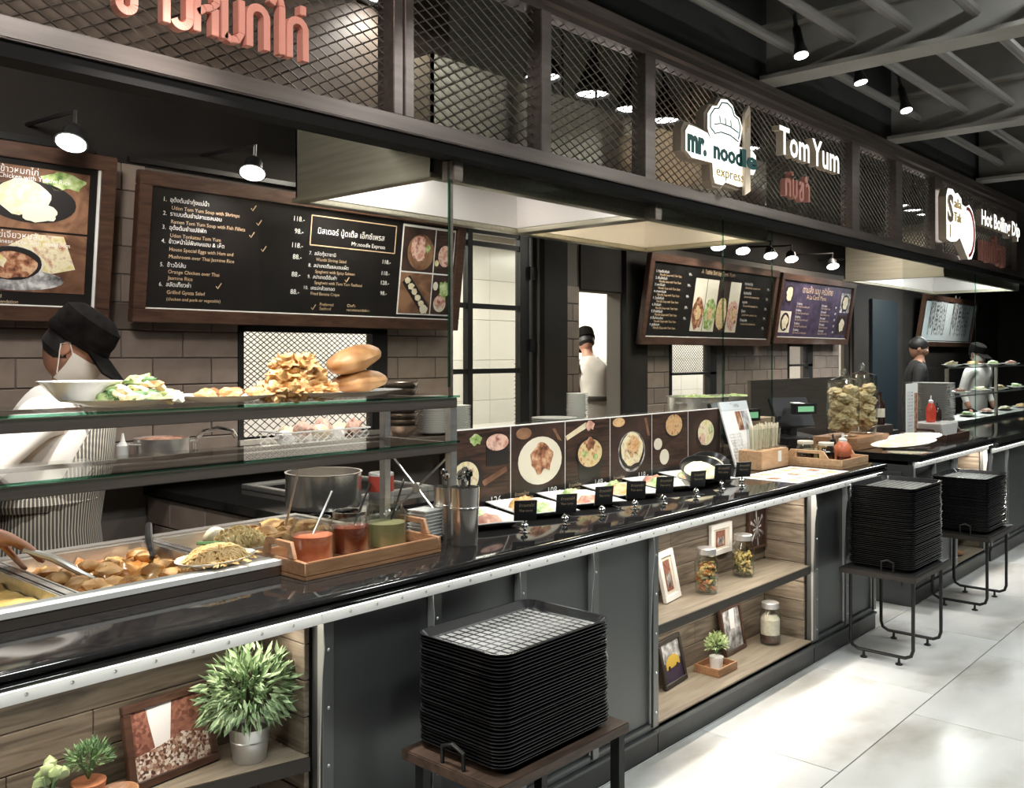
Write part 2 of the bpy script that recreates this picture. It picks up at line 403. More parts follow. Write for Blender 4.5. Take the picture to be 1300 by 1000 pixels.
def ell(cx, cz, rx, rz, y, n=26, wob=0, seed=0):
    pts = []
    for i in range(n):
        a = 2*PI*i/n; k = 1+wob*noise.noise(Vector((math.cos(a)*2, math.sin(a)*2, seed*2.3)))*1.5
        pts.append((cx+rx*k*math.cos(a), cz+rz*k*math.sin(a)))
    return pts
def flat(parent, name, pts, y, m, th=.0012, local=True):
    """a thin printed patch facing -y (x, z outline)"""
    return MB().prism(pts, y-th, y, 'y').build(name, m, parent, smooth=0, local=local)
def rect(x0, x1, z0, z1): return [(x0, z0), (x1, z0), (x1, z1), (x0, z1)]

# ================================================================ THE SETTING
# floor with staggered polished tiles
fl = struct('floor', MB().box(-4, 18, -5, 6.2, -.06, -.006), 'grout', smooth=0, keep=True)
TL = 1.085; TW = .598
tile_me = None
row = 0
for j in range(-7, 2):
    y1 = .003-.598*(-j-1) if j < 0 else .003+.598*(j+1)
    y0 = y1-TW
    off = {0: 3.14, 1: 5.07-.54}[j % 2]
    n0 = -4 if j > -4 else -1
    for i in range(n0, 9):
        x0 = off+i*TL
        if x0 > 13 or x0 < -2.6: continue
        if tile_me is None:
            t = MB().box(0, TL-.005, 0, TW-.005, -.006, 0).build('floor_tile', 'floor_tile', fl, bevel=.0012, smooth=0, local=True, seg=1)
            t.location = (x0, y0, 0); tile_me = t.data
        else: place_mesh('floor_tile', tile_me, (x0, y0, 0), fl)
struct('ceiling', MB().box(-4, 18, -5, 6.2, 3.95, 4.0), 'ceiling_black', smooth=0, keep=True)
struct('wall_near', MB().box(-4, 18, -5.1, -5, 0, 3.95), 'dark_wall', smooth=0, keep=True)
struct('wall_left', MB().box(-4.1, -4, -5, 6.2, 0, 3.95), 'dark_wall', smooth=0, keep=True)
struct('wall_right', MB().box(18, 18.1, -5, 6.2, 0, 3.95), 'dark_wall', smooth=0, keep=True)

# tiled back wall of the stalls with its openings
WY = 2.6
wb = MB()
def wallbox(x0, x1, z0, z1): wb.box(x0, x1, WY, WY+.14, z0, z1)
wallbox(-4, 2.84, 0, 2.55); wallbox(2.84, 3.92, 0, 1.1); wallbox(2.84, 3.92, 1.74, 2.55); wallbox(3.92, 4.5, 0, 2.55)
wallbox(4.5, 5.45, 2.5, 2.55); wallbox(5.45, 5.95, 0, 2.55); wallbox(5.95, 6.52, 2.1, 2.55); wallbox(6.52, 7.29, 0, 2.55)
wallbox(7.29, 8.13, 0, 1.12); wallbox(7.29, 8.13, 1.70, 2.55); wallbox(8.13, 9.7, 0, 2.55); wallbox(9.7, 10.33, 0, 1.2)
wallbox(9.7, 10.33, 1.70, 2.55); wallbox(10.33, 11.1, 0, 2.55); wallbox(11.1, 11.5, 2.4, 2.55); wallbox(11.5, 18, 0, 2.55)
wall = struct('wall_back', wb, 'wall_grout', smooth=0, keep=True)
tmesh = {}
def wtile(x0, x1, z0, parent, y, h=.136, axis='x'):
    L_ = round(x1-x0, 3)
    if L_ < .02: return
    key = (L_, h, axis)
    if key not in tmesh:
        q = MB().box(0, L_, -.008, .0, 0, h) if axis == 'x' else MB().box(-.008, 0, 0, L_, 0, h)
        t = q.build('tile', 'wall_tile', parent, bevel=.003, smooth=0, local=True, seg=1)
        tmesh[key] = t.data
        t.location = Vector((x0, y, z0))-origin(parent) if axis == 'x' else Vector((y, x0, z0))-origin(parent)
    else: place_mesh('tile', tmesh[key], (x0, y, z0) if axis == 'x' else (y, x0, z0), parent)
TILE = .335; ROW = .142
def tile_zone(x0, x1, z0, z1):
    k0 = int(math.floor(z0/ROW)); k1 = int(math.ceil(z1/ROW))
    for k in range(k0, k1):
        off = (k % 2)*TILE/2
        i = math.floor((x0-off)/TILE)
        while off+i*TILE < x1:
            a = max(x0, off+i*TILE); b = min(x1, off+(i+1)*TILE-.006)
            if b-a > .02: wtile(a, b, k*ROW+.003, wall, WY)
            i += 1
tile_zone(.9, 2.84, 1.0, 1.83); tile_zone(1.86, 2.3, 1.84, 2.53); tile_zone(3.93, 4.48, 1.0, 1.83)
tile_zone(5.75, 5.945, .99, 2.1); tile_zone(6.86, 7.28, 1.0, 1.7); tile_zone(8.3, 9.69, 1.0, 1.7); tile_zone(10.35, 11.08, 1.0, 1.7)
struct('wall_upper', MB().box(-4, 18, WY-.01, WY+.14, 2.551, 2.98), 'dark_wall', smooth=0, keep=True)
struct('wall_plenum', MB().box(-4, 18, WY, WY+.14, 2.981, 3.95), 'plenum_wall', smooth=0, keep=True)
struct('trim_1', MB().box(6.53, 6.85, WY-.06, WY-.012, 0, 2.55), 'dark_wall', smooth=0)
struct('trim_2', MB().box(5.46, 5.74, WY-.05, WY-.001, 0, 2.55).box(5.95, 6.52, WY-.02, WY-.001, 2.11, 2.55), 'dark_wall', smooth=0)

# kitchen room behind the wall
kw = struct('wall_kitchen', MB().box(1, 15, 5.2, 5.3, 0, 2.95), 'white_grout', smooth=0, keep=True)
km = None
for i in range(24):
    for k in range(5):
        x = 3.6+i*.45; z = .62+k*.45
        if km is None:
            t = MB().box(0, .445, -.006, 0, 0, .445).build('tile', 'white_tile', kw, bevel=.002, smooth=0, local=True, seg=1)
            t.location = (x, 5.2, z); km = t.data
        else: place_mesh('tile', km, (x, 5.2, z), kw)
struct('ceiling_kitchen', MB().box(1, 15, WY+.15, 5.3, 2.951, 3.0), 'print_white', smooth=0, keep=True)
struct('wall_kitchen_side', MB().box(.9, 1, WY+.15, 5.3, 0, 2.95), 'white_tile', smooth=0, keep=True)
struct('wall_kitchen_end', MB().box(15, 15.1, WY+.15, 5.3, 0, 2.95), 'white_tile', smooth=0, keep=True)
# glazed steel screen, its panes and hinges
door = struct('door_1', MB(), 'black_metal', keep=True) if False else None
d1 = thing('door_1', None, None, (4.97, WY+.05, 0)); d1['kind'] = 'structure'
fr = MB()
for a, b in ((4.5, 4.545), (4.695, 4.745), (5.255, 5.36), (5.40, 5.45)): fr.box(a, b, WY+.02, WY+.07, 0, 2.5)
for z in (1.02, 1.46, 1.93, 2.38, 2.47): fr.box(4.545, 5.255, WY+.025, WY+.065, z-.018, z+.018)
fr.build('frame', 'black_metal', d1, smooth=0)
for a, b in ((4.545, 4.695), (4.745, 5.255)):
    for z0, z1 in ((1.04, 1.44), (1.48, 1.91), (1.95, 2.36)):
        MB().box(a, b, WY+.042, WY+.048, z0, z1).build('pane', 'pane_kitchen', d1, smooth=0)
for z in (1.65, 2.2): MB().box(5.35, 5.41, WY+.0, WY+.03, z-.05, z+.05).build('hinge', 'black_metal', d1, smooth=0)
# far window strip with dark mullions
w4 = thing('window_4', None, None, (11.3, WY+.06, 0)); w4['kind'] = 'structure'
m_ = MB()
for a, b in ((11.1, 11.15), (11.45, 11.5)): m_.box(a, b, WY+.02, WY+.08, 0, 2.4)
for z in (1.28, 1.75, 2.2): m_.box(11.15, 11.45, WY+.03, WY+.07, z-.03, z+.03)
m_.build('window_frame', 'black_metal', w4, smooth=0)
for z0, z1 in ((.9, 1.25), (1.31, 1.72), (1.78, 2.17)): MB().box(11.15, 11.45, WY+.045, WY+.052, z0, z1).build('pane', 'pane_kitchen', w4, smooth=0)

def lattice(mb, x0, x1, z0, z1, y, w, h, t=.0035):
    """expanded metal: two families of slanting strands clipped to the panel"""
    s = h/w
    for sg in (1, -1):
        lo = min(z0-sg*s*x0, z0-sg*s*x1); hi = max(z1-sg*s*x0, z1-sg*s*x1)
        c = math.floor(lo/h)*h
        while c < hi:
            pts = []
            for x in (x0, x1):
                z = sg*s*x+c
                if z0 <= z <= z1: pts.append((x, z))
            for z in (z0, z1):
                x = (z-c)/(sg*s)
                if x0 < x < x1: pts.append((x, z))
            if len(pts) >= 2:
                (xa, za), (xb, zb) = pts[0], pts[1]
                if math.hypot(xb-xa, zb-za) > .01:
                    mb.tube([(xa, y+sg*t*.4, za), (xb, y+sg*t*.4, zb)], t, 4)
            c += h
    return mb
# serving windows with mesh guards
def serving(n, x0, x1, z0, z1, zm, zb):
    t = thing('window_%d' % n, None, None, ((x0+x1)/2, WY+.03, z0)); t['kind'] = 'structure'
    f = MB().box(x0, x0+.035, WY-.012, WY+.05, z0, z1).box(x1-.12, x1, WY-.012, WY+.05, z0, z1).box(x0, x1, WY-.012, WY+.05, z1-.03, z1).box(x0, x1, WY-.012, WY+.05, zm-.012, zm+.012)
    f.build('window_frame', 'black_metal', t, smooth=0)
    MB().box(x0, x1, WY-.03, WY+.14, z0-.03, z0).build('window_sill', 'steel', t, smooth=0)
    g = lattice(MB(), x0+.035, x1-.12, zm+.012, z1-.03, WY+.02, .042, .03, .0028).build('mesh_guard', 'black_metal', t, smooth=0); g['kind'] = 'stuff'
    if zb:
        g = lattice(MB(), x0+.035, x1-.12, z0, z0+zb, WY+.02, .06, .045, .0028).build('mesh_guard', 'black_metal', t, smooth=0); g['kind'] = 'stuff'
serving(1, 2.84, 3.92, 1.1, 1.74, 1.36, .12)
serving(2, 7.29, 8.13, 1.12, 1.70, 1.40, 0)
serving(3, 9.7, 10.33, 1.2, 1.70, 1.46, 0)

# ================================================================ CEILING STEEL
BX = (3.12, 5.16, 7.2, 9.45, 11.8)
for k, x in enumerate(BX):
    b = MB().box(x-.1, x+.1, -4.9, .56, 3.2, 3.225).box(x-.012, x+.012, -4.9, .56, 3.225, 3.94).box(x-.1, x+.1, -4.9, .56, 3.5, 3.52)
    tag(b.build('ceiling_beam', 'ceiling_beam', smooth=0), ['grey steel ceiling beam above the wide double fascia post, nearest the camera', 'grey steel ceiling beam meeting the fascia above the white Tom Yum letters',
        'second grey steel ceiling beam, ending above the fascia right of the Tom Yum panel', 'third grey steel ceiling beam, near the right edge of the picture',
        'farthest grey steel ceiling beam at the far end of the hall'][k], 'ceiling beam', 'steel beams across the ceiling')
for k, y in enumerate((.365, .04, -.265, -.60, -.95)):
    tag(MB().tube([(1.5, y, 3.345), (14, y, 3.345)], .03, 10).build('ceiling_pipe', 'pipe_grey'),
        'long grey ceiling pipe, '+['nearest the mesh fascia', 'second out from the mesh fascia', 'third out from the mesh fascia', 'fourth out from the mesh fascia', 'farthest out from the mesh fascia'][k], 'pipe', 'pipes under the ceiling')
def track_spot(x, y, z, label, aim, power=8):
    t = thing('track_spotlight', label, 'spotlight', (x, y, z), 0, 'spotlights on the ceiling pipes')
    d = (Vector(aim)-Vector((x, y, z))).normalized()
    p0 = Vector((x, y, z)); back = p0-d*.16
    MB().tube([back-d*.02, back, p0-d*.06, p0], [.012, .022, .026, .044], 14).build('lamp_head', 'black_metal', t)
    MB().tube([p0-d*.002, p0+d*.004], [.036, .036], 14).build('bulb', 'lamp_glow', t)
    up = [back, back-d*.07+Vector((0, 0, .02)), back+Vector((-.07, .03, .12)), back+Vector((-.16, .02, .14)), Vector((x-.3, .04, 3.335))]
    MB().tube(up, .012, 8).build('conduit', 'black_metal', t)
    spot('track_spot_light', p0+d*.02, aim, power, 62, .7, WHITE, .04)
track_spot(4.67, .12, 3.16, 'black conical spotlight on a bent conduit above the chef hat sign', (4.3, -.5, .6))
track_spot(5.40, .09, 3.17, 'unlit-looking black spotlight just past the first ceiling beam', (5.4, -.5, .6), 8)
track_spot(6.18, .10, 3.16, 'bright black spotlight above the white Tom Yum letters', (5.8, -.6, .6))
track_spot(10.2, .10, 3.16, 'small bright spotlight near the far right ceiling beam', (9.8, -.6, .6))
# square ceiling light at the upper right
t = thing('ceiling_panel_light', 'bright square ceiling light at the top right corner', 'ceiling light', (5.35, -1.0, 3.80))
MB().box(4.95, 5.75, -1.4, -.66, 3.80, 3.949).build('housing', 'print_white', t, smooth=0)
MB().box(5.0, 5.7, -1.35, -.71, 3.79, 3.80).build('diffuser', 'lamp_soft', t, smooth=0)

# ================================================================ FASCIA
FY = .62
fa = thing('fascia_frame', 'long dark bronze fascia frame with posts and diamond mesh panels', 'fascia', (6.5, FY, 2.36))
MB().box(-.5, 14, FY-.05, FY+.09, 2.405, 2.465).build('bottom_beam', 'beam_bronze', fa, bevel=.004)
MB().box(-.5, 14, FY-.035, FY+.06, 2.36, 2.404).build('bottom_channel', 'matte_black', fa, smooth=0)
MB().prism([(FY-.06, 3.20), (FY-.06, 3.17), (FY-.04, 3.165), (FY-.04, 3.13), (FY-.02, 3.12), (FY-.02, 3.09), (FY+.06, 3.09), (FY+.06, 3.20)], -.5, 14).build('top_beam', 'beam_bronze', fa, smooth=0)
POSTS = [(2.245, 2.345), (3.095, 3.165), (3.90, 3.995), (6.50, 6.645), (7.36, 7.50), (8.28, 8.48), (10.88, 11.2), (13.8, 14.0)]
for a, b in POSTS:
    if b-a > .09 and a < 3:
        q = MB().box(a, a+.045, FY-.045, FY+.05, 2.465, 3.09).box(a+.045, b-.045, FY-.02, FY+.05, 2.465, 3.09).box(b-.045, b, FY-.045, FY+.05, 2.465, 3.09)
    else: q = MB().box(a, b, FY-.035, FY+.05, 2.465, 3.09)
    q.build('post', 'beam_bronze', fa, bevel=.003)
xs = [-.4]+[p for ab in POSTS for p in ab]
for k in range(0, len(xs)-1, 2):
    g = lattice(MB(), xs[k], xs[k+1], 2.465, 3.09, FY+.015, .078, .042, .0032 if k < 6 else .004).build('diamond_mesh', 'mesh_metal', fa, smooth=0)
    g['kind'] = 'stuff'
struct('wall_bulkhead', MB().box(-4, 18, FY-.03, FY+.12, 3.201, 3.95), 'ceiling_black', smooth=0, keep=True)
struct('wall_hood_back', MB().box(2.95, 7.0, 1.78, 1.82, 2.83, 3.94), 'plenum_wall', smooth=0, keep=True)
struct('wall_far_dark', MB().box(11.5, 17.9, WY-.03, WY-.002, 0, 2.55), 'dark_wall', smooth=0, keep=True)
struct('wall_panel', MB().box(-3, 2.92, .98, 1.02, 2.47, 3.94), 'brown_panel', smooth=0, keep=True)

# --- signs
def stroke(mb, pts, wd, y0, y1):
    L_ = []; Rr = []
    P = [Vector((p[0], p[1], 0)) for p in pts]
    for i, p in enumerate(P):
        t = (P[min(i+1, len(P)-1)]-P[max(i-1, 0)]).normalized(); n = Vector((-t.y, t.x, 0))
        L_.append(p+n*wd/2); Rr.append(p-n*wd/2)
    for i in range(len(P)-1):
        mb.prism([(L_[i].x, L_[i].y), (L_[i+1].x, L_[i+1].y), (Rr[i+1].x, Rr[i+1].y), (Rr[i].x, Rr[i].y)], y0, y1, 'y')
def arc(cx, cz, r, a0, a1, n=9, rz=None):
    return [(cx+r*math.cos(R(a0+(a1-a0)*i/n)), cz+(rz or r)*math.sin(R(a0+(a1-a0)*i/n))) for i in range(n+1)]
def thai_letters(x0, z0, k, glyphs, wd):
    """loopless Thai capitals in unit cells (height 1)"""
    G = {'kho': [arc(.17, .17, .16, 180, 360)[::-1]+[(.01, .17), (.01, .62), (.12, .95)], [(.33, .17), (.33, 1.0)]],
         'aa': [arc(.22, .72, .22, 165, 0)+[(.44, 0)]],
         'wo': [arc(.22, .72, .22, 170, 0)+[(.44, .22)]+arc(.25, .2, .19, 0, -160)],
         'ho': [[(.03, 0), (.03, 1)], [(.03, .42), (.2, .55), (.40, .62), (.50, .74), (.50, 1)], [(.47, .62), (.47, 0)]],
         'mo': [[(.05, 1), (.05, 0)], [(.05, .12), (.2, .03), (.38, .06), (.48, .22), (.48, 1)]],
         'ko': [[(.03, 0), (.03, .7)]+arc(.26, .72, .23, 180, 0)+[(.49, 0)]],
         'ai': [[(.18, 0), (.18, 1.15), (.12, 1.36), (-.02, 1.32), (-.10, 1.15)]],
         'mai_ek': [[(0, 1.1), (0, 1.34)]], 'mai_tho': [[(-.2, 1.1), (-.05, 1.2), (-.05, 1.38)], [(-.2, 1.1), (.15, 1.32)]],
         'to': [[(.0, 0), (.0, .6)]+arc(.12, .74, .13, 180, 40)+arc(.36, .74, .13, 140, 0)+[(.49, 0)]],
         'yo': [arc(.14, .8, .12, 180, 0)+[(.2, .55), (.05, .45), (.05, .2)]+arc(.25, .18, .2, 190, 360)+[(.45, 1)]],
         'am': [arc(.2, .72, .2, 165, 0)+[(.4, 0)], arc(.05, 1.2, .1, 0, 360)]}
    x = x0; out = []
    for g, adv in glyphs:
        m = MB()
        for s_ in G[g]: stroke(m, [(x+a*k, z0+b*k) for a, b in s_], wd, FY-.085, FY-.05)
        out.append(m); x += adv*k
    return out
sg = thing('thai_letter_sign', 'salmon pink raised Thai lettering on the left mesh panel', 'sign', (1.6, FY-.06, 2.54))
for m in thai_letters(1.20, 2.55, .135, [('kho', .62), ('aa', .53), ('wo', .60), ('ho', .66), ('mo', .66), ('ko', .74), ('ai', .36), ('ko', .42), ('mai_ek', .2)], .024):
    m.build('letter', 'sign_pink', sg, bevel=.002, smooth=0)
sg2 = thing('thai_letter_sign', 'small red Thai lettering under the white Tom Yum letters', 'sign', (5.58, FY-.06, 2.55))
for m in thai_letters(5.36, 2.555, .115, [('to', .72), ('mai_tho', .1), ('mo', .82), ('yo', .82), ('am', .8)], .022):
    m.build('letter', 'sign_pink', sg2, bevel=.002, smooth=0)
def two_tone(o, m2):
    o.data.materials.append(MATS[m2])
    for p in o.data.polygons:
        if abs(p.normal.y) < .7: p.material_index = 1
    return o
def letters(sign, s, x, z, width, height, m, depth=.03, y=FY-.075, bold=.004):
    """one raised block per character"""
    v, f = text_geo(s, size=.2, depth=depth/2, width=width, height=height, bold=bold)
    # split into connected islands so each letter is a part of its own
    par = list(range(len(v)))
    def find(a):
        while par[a] != a: par[a] = par[par[a]]; a = par[a]
        return a
    for q in f:
        for a in q[1:]:
            ra, rb = find(q[0]), find(a)
            if ra != rb: par[ra] = rb
    isl = {}
    for q in f: isl.setdefault(find(q[0]), []).append(q)
    for fs in isl.values():
        idx = {}; vv = []
        for q in fs:
            for a in q:
                if a not in idx: idx[a] = len(vv); vv.append((v[a][0]+x, v[a][1]+y, v[a][2]+z))
        two_tone(MB().add(vv, [tuple(idx[a] for a in q) for q in fs]).build('letter', m, sign, smooth=0), 'sign_cream')
ty = thing('letter_sign', 'glowing white raised letters reading Tom Yum on the mesh', 'sign', (5.66, FY-.06, 2.79))
letters(ty, 'Tom', 5.24, 2.80, .42, .17, 'sign_white', .05, bold=.003); letters(ty, 'Yum', 5.70, 2.80, .42, .17, 'sign_white', .05, bold=.003)
# chef hat logo sign
lg = thing('chef_hat_sign', 'white illuminated noodle shop sign with chef hat and knife on the mesh', 'sign', (4.5, FY-.06, 2.47))
y0, y1 = FY-.12, FY-.055
hat = [(4.40, 2.72), (4.36, 2.78), (4.36, 2.86), (4.41, 2.91), (4.46, 2.92), (4.50, 2.965), (4.57, 2.975), (4.63, 2.955), (4.66, 2.91), (4.71, 2.90), (4.74, 2.85), (4.72, 2.78), (4.70, 2.74)]
body = [(4.14, 2.63), (4.14, 2.73), (4.17, 2.765), (4.24, 2.765), (4.36, 2.755), (4.40, 2.72), (4.70, 2.74), (4.86, 2.74), (4.90, 2.72), (4.90, 2.64), (4.87, 2.605), (4.78, 2.60), (4.77, 2.53), (4.70, 2.515), (4.55, 2.52), (4.52, 2.50), (4.44, 2.50), (4.42, 2.53), (4.41, 2.605), (4.2, 2.60)]
two_tone(MB().prism(hat, y0, y1, 'y').prism(body, y0, y1, 'y').build('sign_panel', 'sign_white', lg, smooth=0), 'sign_cream')
h2 = [(4.55+(x-4.55)*1.07, 2.82+(z-2.82)*1.1) for x, z in hat]; b2 = [(4.53+(x-4.53)*1.05, 2.64+(z-2.64)*1.14) for x, z in body]
MB().prism(h2, y0+.015, y1, 'y').prism(b2, y0+.015, y1, 'y').build('sign_backing', 'sign_side', lg, smooth=0)
MB().prism([(4.735, 2.47), (4.80, 2.50), (4.80, 2.955), (4.785, 2.985), (4.735, 2.93)], y0-.02, y0, 'y').build('knife', 'sign_cream', lg, bevel=.002, smooth=0)
MB().prism([(4.765, 2.92), (4.785, 2.935), (4.785, 2.86), (4.765, 2.85)], y0-.023, y0-.02, 'y').prism([(4.742, 2.90), (4.755, 2.91), (4.755, 2.83), (4.742, 2.82)], y0-.023, y0-.02, 'y').build('knife_slot', 'print_tan', lg, smooth=0)
o_ = MB(); stroke(o_, [(4.43, 2.77)]+[(4.55+(x-4.55)*.86, 2.845+(z-2.845)*.84) for x, z in hat[1:-1]]+[(4.69, 2.78)], .007, y0-.004, y0)
stroke(o_, [(4.43, 2.765), (4.50, 2.785), (4.60, 2.785), (4.69, 2.765)], .006, y0-.004, y0); stroke(o_, [(4.43, 2.815), (4.50, 2.832), (4.60, 2.832), (4.69, 2.815)], .006, y0-.004, y0)
for q in (4.49, 4.55, 4.61): stroke(o_, [(q, 2.835), (q-.005, 2.87)], .005, y0-.004, y0)
o_.build('hat_outline', 'sign_teal', lg, smooth=0)
t_ = put_text(MB(), 'mr.', 4.155, y0-.001, 2.635, size=.13, depth=.003, width=.19, height=.095, bold=.006)
t_.build('lettering', 'sign_teal', lg, smooth=0); t_ = MB()
put_text(t_, 'nood', 4.42, y0-.001, 2.635, size=.13, depth=.003, width=.31, height=.10, bold=.004)
t_.build('lettering', 'sign_teal', lg, smooth=0); t_ = MB()
put_text(t_, 'le', 4.70, y0-.022, 2.63, size=.13, depth=.003, width=.17, height=.10, bold=.004).build('lettering', 'sign_teal', lg, smooth=0)
put_text(MB(), 'express', 4.45, y0-.001, 2.545, size=.1, depth=.003, width=.30, height=.055).build('lettering', 'sign_gold', lg, smooth=0)
# far salad sign and lettering
fs = thing('plate_logo_sign', 'white illuminated plate-shaped logo sign with a big S on the far mesh', 'sign', (8.7, FY-.06, 2.43))
pl = [(8.30, 2.56), (8.29, 2.92), (8.33, 2.99), (8.46, 3.0), (8.53, 2.97), (8.60, 2.985), (8.70, 2.95), (8.72, 2.90), (8.82, 2.89), (8.93, 2.92), (9.02, 2.88), (9.10, 2.78), (9.12, 2.66), (9.08, 2.52), (9.0, 2.44), (8.90, 2.43), (8.80, 2.50), (8.66, 2.60), (8.56, 2.56), (8.40, 2.545)]
two_tone(MB().prism(pl, y0, y1, 'y').build('sign_panel', 'sign_white', fs, smooth=0), 'sign_cream')
a_ = MB(); stroke(a_, arc(8.88, 2.67, .19, 100, -80, 14, .21), .03, y0-.006, y0); a_.build('plate_rim', 'sign_red', fs, smooth=0)
put_text(MB(), 'S', 8.315, y0-.004, 2.72, size=.2, depth=.004, width=.15, height=.24, bold=.006).build('lettering', 'sign_side', fs, smooth=0)
put_text(MB(), 'ala', 8.49, y0-.004, 2.85, size=.1, depth=.004, width=.20, height=.08).build('lettering', 'sign_gold', fs, smooth=0); put_text(MB(), 'Tak', 8.49, y0-.004, 2.73, size=.1, depth=.004, width=.20, height=.08).build('lettering', 'sign_gold', fs, smooth=0)
a_ = MB(); stroke(a_, [(8.39, 2.69), (8.39, 2.58)], .02, y0-.006, y0); a_.build('handle_mark', 'print_tan', fs, smooth=0)
ft = thing('letter_sign', 'glowing white raised letters beside the far plate-shaped logo', 'sign', (10.0, FY-.06, 2.76))
letters(ft, 'Hot Boiling Dip', 9.38, 2.80, 1.36, .19, 'sign_white', .05, bold=.006)
ft2 = thing('thai_letter_sign', 'red Thai lettering under the far white letters', 'sign', (9.9, FY-.06, 2.5))
for m in thai_letters(9.46, 2.47, .19, [('ho', .8), ('mo', .8), ('ko', .75), ('ai', .5), ('wo', .8), ('yo', .7)], .04): m.build('letter', 'sign_pink', ft2, smooth=0)

# pendants behind the mesh
def pendant(x, y, z, label, first=[None]):
    if first[0] is None:
        t = thing('pendant_lamp', label, 'pendant lamp', (x, y, z), 0, 'pendant lamps behind the mesh')
        MB().lathe([(.02, .24), (.035, .24), (.045, .16), (.07, .12), (.105, .04), (.112, 0), (.104, 0), (.06, .10), (.02, .12)], 20, (x, y, z)).build('shade', 'black_metal', t)
        MB().lathe([(.0, .012), (.092, .012), (.092, .022), (0, .022)], 20, (x, y, z)).build('diffuser', 'lamp_glow', t)
        MB().tube([(x, y, z+.24), (x, y, 3.949)], .012, 8).build('stem', 'black_metal', t)
        first[0] = t
    else: t = dup(first[0], (x, y, z), None, label)
    spot('pendant_light', (x, y, z-.01), (x, y+.35, 2.2), 9, 120, .6, COOL, .05)
for x, y, z, lb in ((2.45, .86, 3.02, 'black pendant lamp behind the mesh beside the pink Thai lettering'), (4.07, 1.4, 3.16, 'pendant lamp behind the mesh, just left of the second fascia post'),
                    (4.54, 1.4, 3.16, 'pendant lamp behind the middle of the plain mesh panel'), (4.95, 1.4, 3.15, 'pendant lamp behind the mesh, beside the third fascia post'),
                    (5.34, 1.4, 3.15, 'pendant lamp behind the mesh left of the chef hat sign'), (6.5, 1.4, 3.15, 'pendant lamp behind the mesh between chef hat sign and Tom Yum letters'),
                    (9.75, 1.4, 3.10, 'left of three pendant lamps behind the narrow far mesh panel'), (10.15, 1.4, 3.10, 'middle of three pendant lamps behind the narrow far mesh panel'),
                    (10.55, 1.4, 3.10, 'right of three pendant lamps behind the narrow far mesh panel')):
    pendant(x, y, z, lb)
tag(MB().box(3.2, 12.5, .82, 1.02, 3.55, 3.565).box(3.2, 12.5, .82, .835, 3.565, 3.62).box(3.2, 12.5, 1.005, 1.02, 3.565, 3.62).box(4.2, 4.22,   .91, .93, 3.565, 3.949).box(8, 8.02,   .91, .93, 3.565, 3.949).build('cable_tray', 'pipe_grey', smooth=0),
    'grey metal cable tray hanging behind the mesh fascia', 'cable tray')

# ================================================================ EXTRACTOR HOODS
def hood(x0, x1, label):
    t = thing('extractor_hood', label, 'extractor hood', ((x0+x1)/2, 1.2, 2.32), 0, 'stainless extractor hoods')
    ya, yb, z0, z1 = .73, 1.67, 2.32, 2.80
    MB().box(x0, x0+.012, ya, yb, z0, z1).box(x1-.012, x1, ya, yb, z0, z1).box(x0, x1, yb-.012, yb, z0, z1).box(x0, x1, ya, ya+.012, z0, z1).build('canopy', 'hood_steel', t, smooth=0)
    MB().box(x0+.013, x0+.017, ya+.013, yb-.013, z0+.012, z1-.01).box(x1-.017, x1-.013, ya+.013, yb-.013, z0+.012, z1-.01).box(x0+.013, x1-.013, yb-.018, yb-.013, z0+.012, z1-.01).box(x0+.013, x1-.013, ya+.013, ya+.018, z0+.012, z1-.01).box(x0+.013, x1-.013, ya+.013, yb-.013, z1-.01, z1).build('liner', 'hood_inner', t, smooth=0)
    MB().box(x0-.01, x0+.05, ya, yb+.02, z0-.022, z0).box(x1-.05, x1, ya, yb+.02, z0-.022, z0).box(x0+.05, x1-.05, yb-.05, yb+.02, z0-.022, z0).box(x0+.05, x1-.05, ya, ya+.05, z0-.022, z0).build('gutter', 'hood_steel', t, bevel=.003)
    for sx in (x0+.15, x1-.15): MB().tube([(sx, 1.2, z1), (sx, 1.2, 3.949)], .008, 6).build('hanger_rod', 'black_metal', t)
    return t
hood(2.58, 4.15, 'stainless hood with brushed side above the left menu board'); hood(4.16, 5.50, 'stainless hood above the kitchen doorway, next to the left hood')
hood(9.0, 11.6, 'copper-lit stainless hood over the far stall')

# ================================================================ COUNTERS
ZT = .95
LIP = [(-.040, .952), (-.050, .950), (-.056, .944), (-.057, .937), (-.052, .931), (-.040, .9285), (-.049, .926), (-.054, .920), (-.0535, .914), (-.047, .909), (-.040, .908)]
def worktop(name, label, x0, x1, blocks, zt=0):
    m = MB().prism([(.25, .95)]+LIP+[(.0, .908), (.25, .908)], x0, x1)
    for a, b, c, d in blocks: m.box(a, b, c, d, .908, .95)
    if zt: m.xf(Matrix.Translation((0, 0, zt)))
    return tag(m.build(name, 'black_stone', smooth=40), label, 'worktop')
worktop('stone_worktop', 'polished black stone worktop with double rounded front edge on the near counter', .1, 5.42, [(1.54, 5.42, .25, .43), (2.03, 5.42, .43, .84)])
worktop('stone_worktop', 'polished black stone worktop on the second counter beyond the gap', 6.0, 7.66, [(6.0, 7.66, .25, .84)])
worktop('stone_worktop', 'lower black worktop of the far counter at the right edge', 7.70, 14, [(7.70, 14, .25, .84)], -.04)

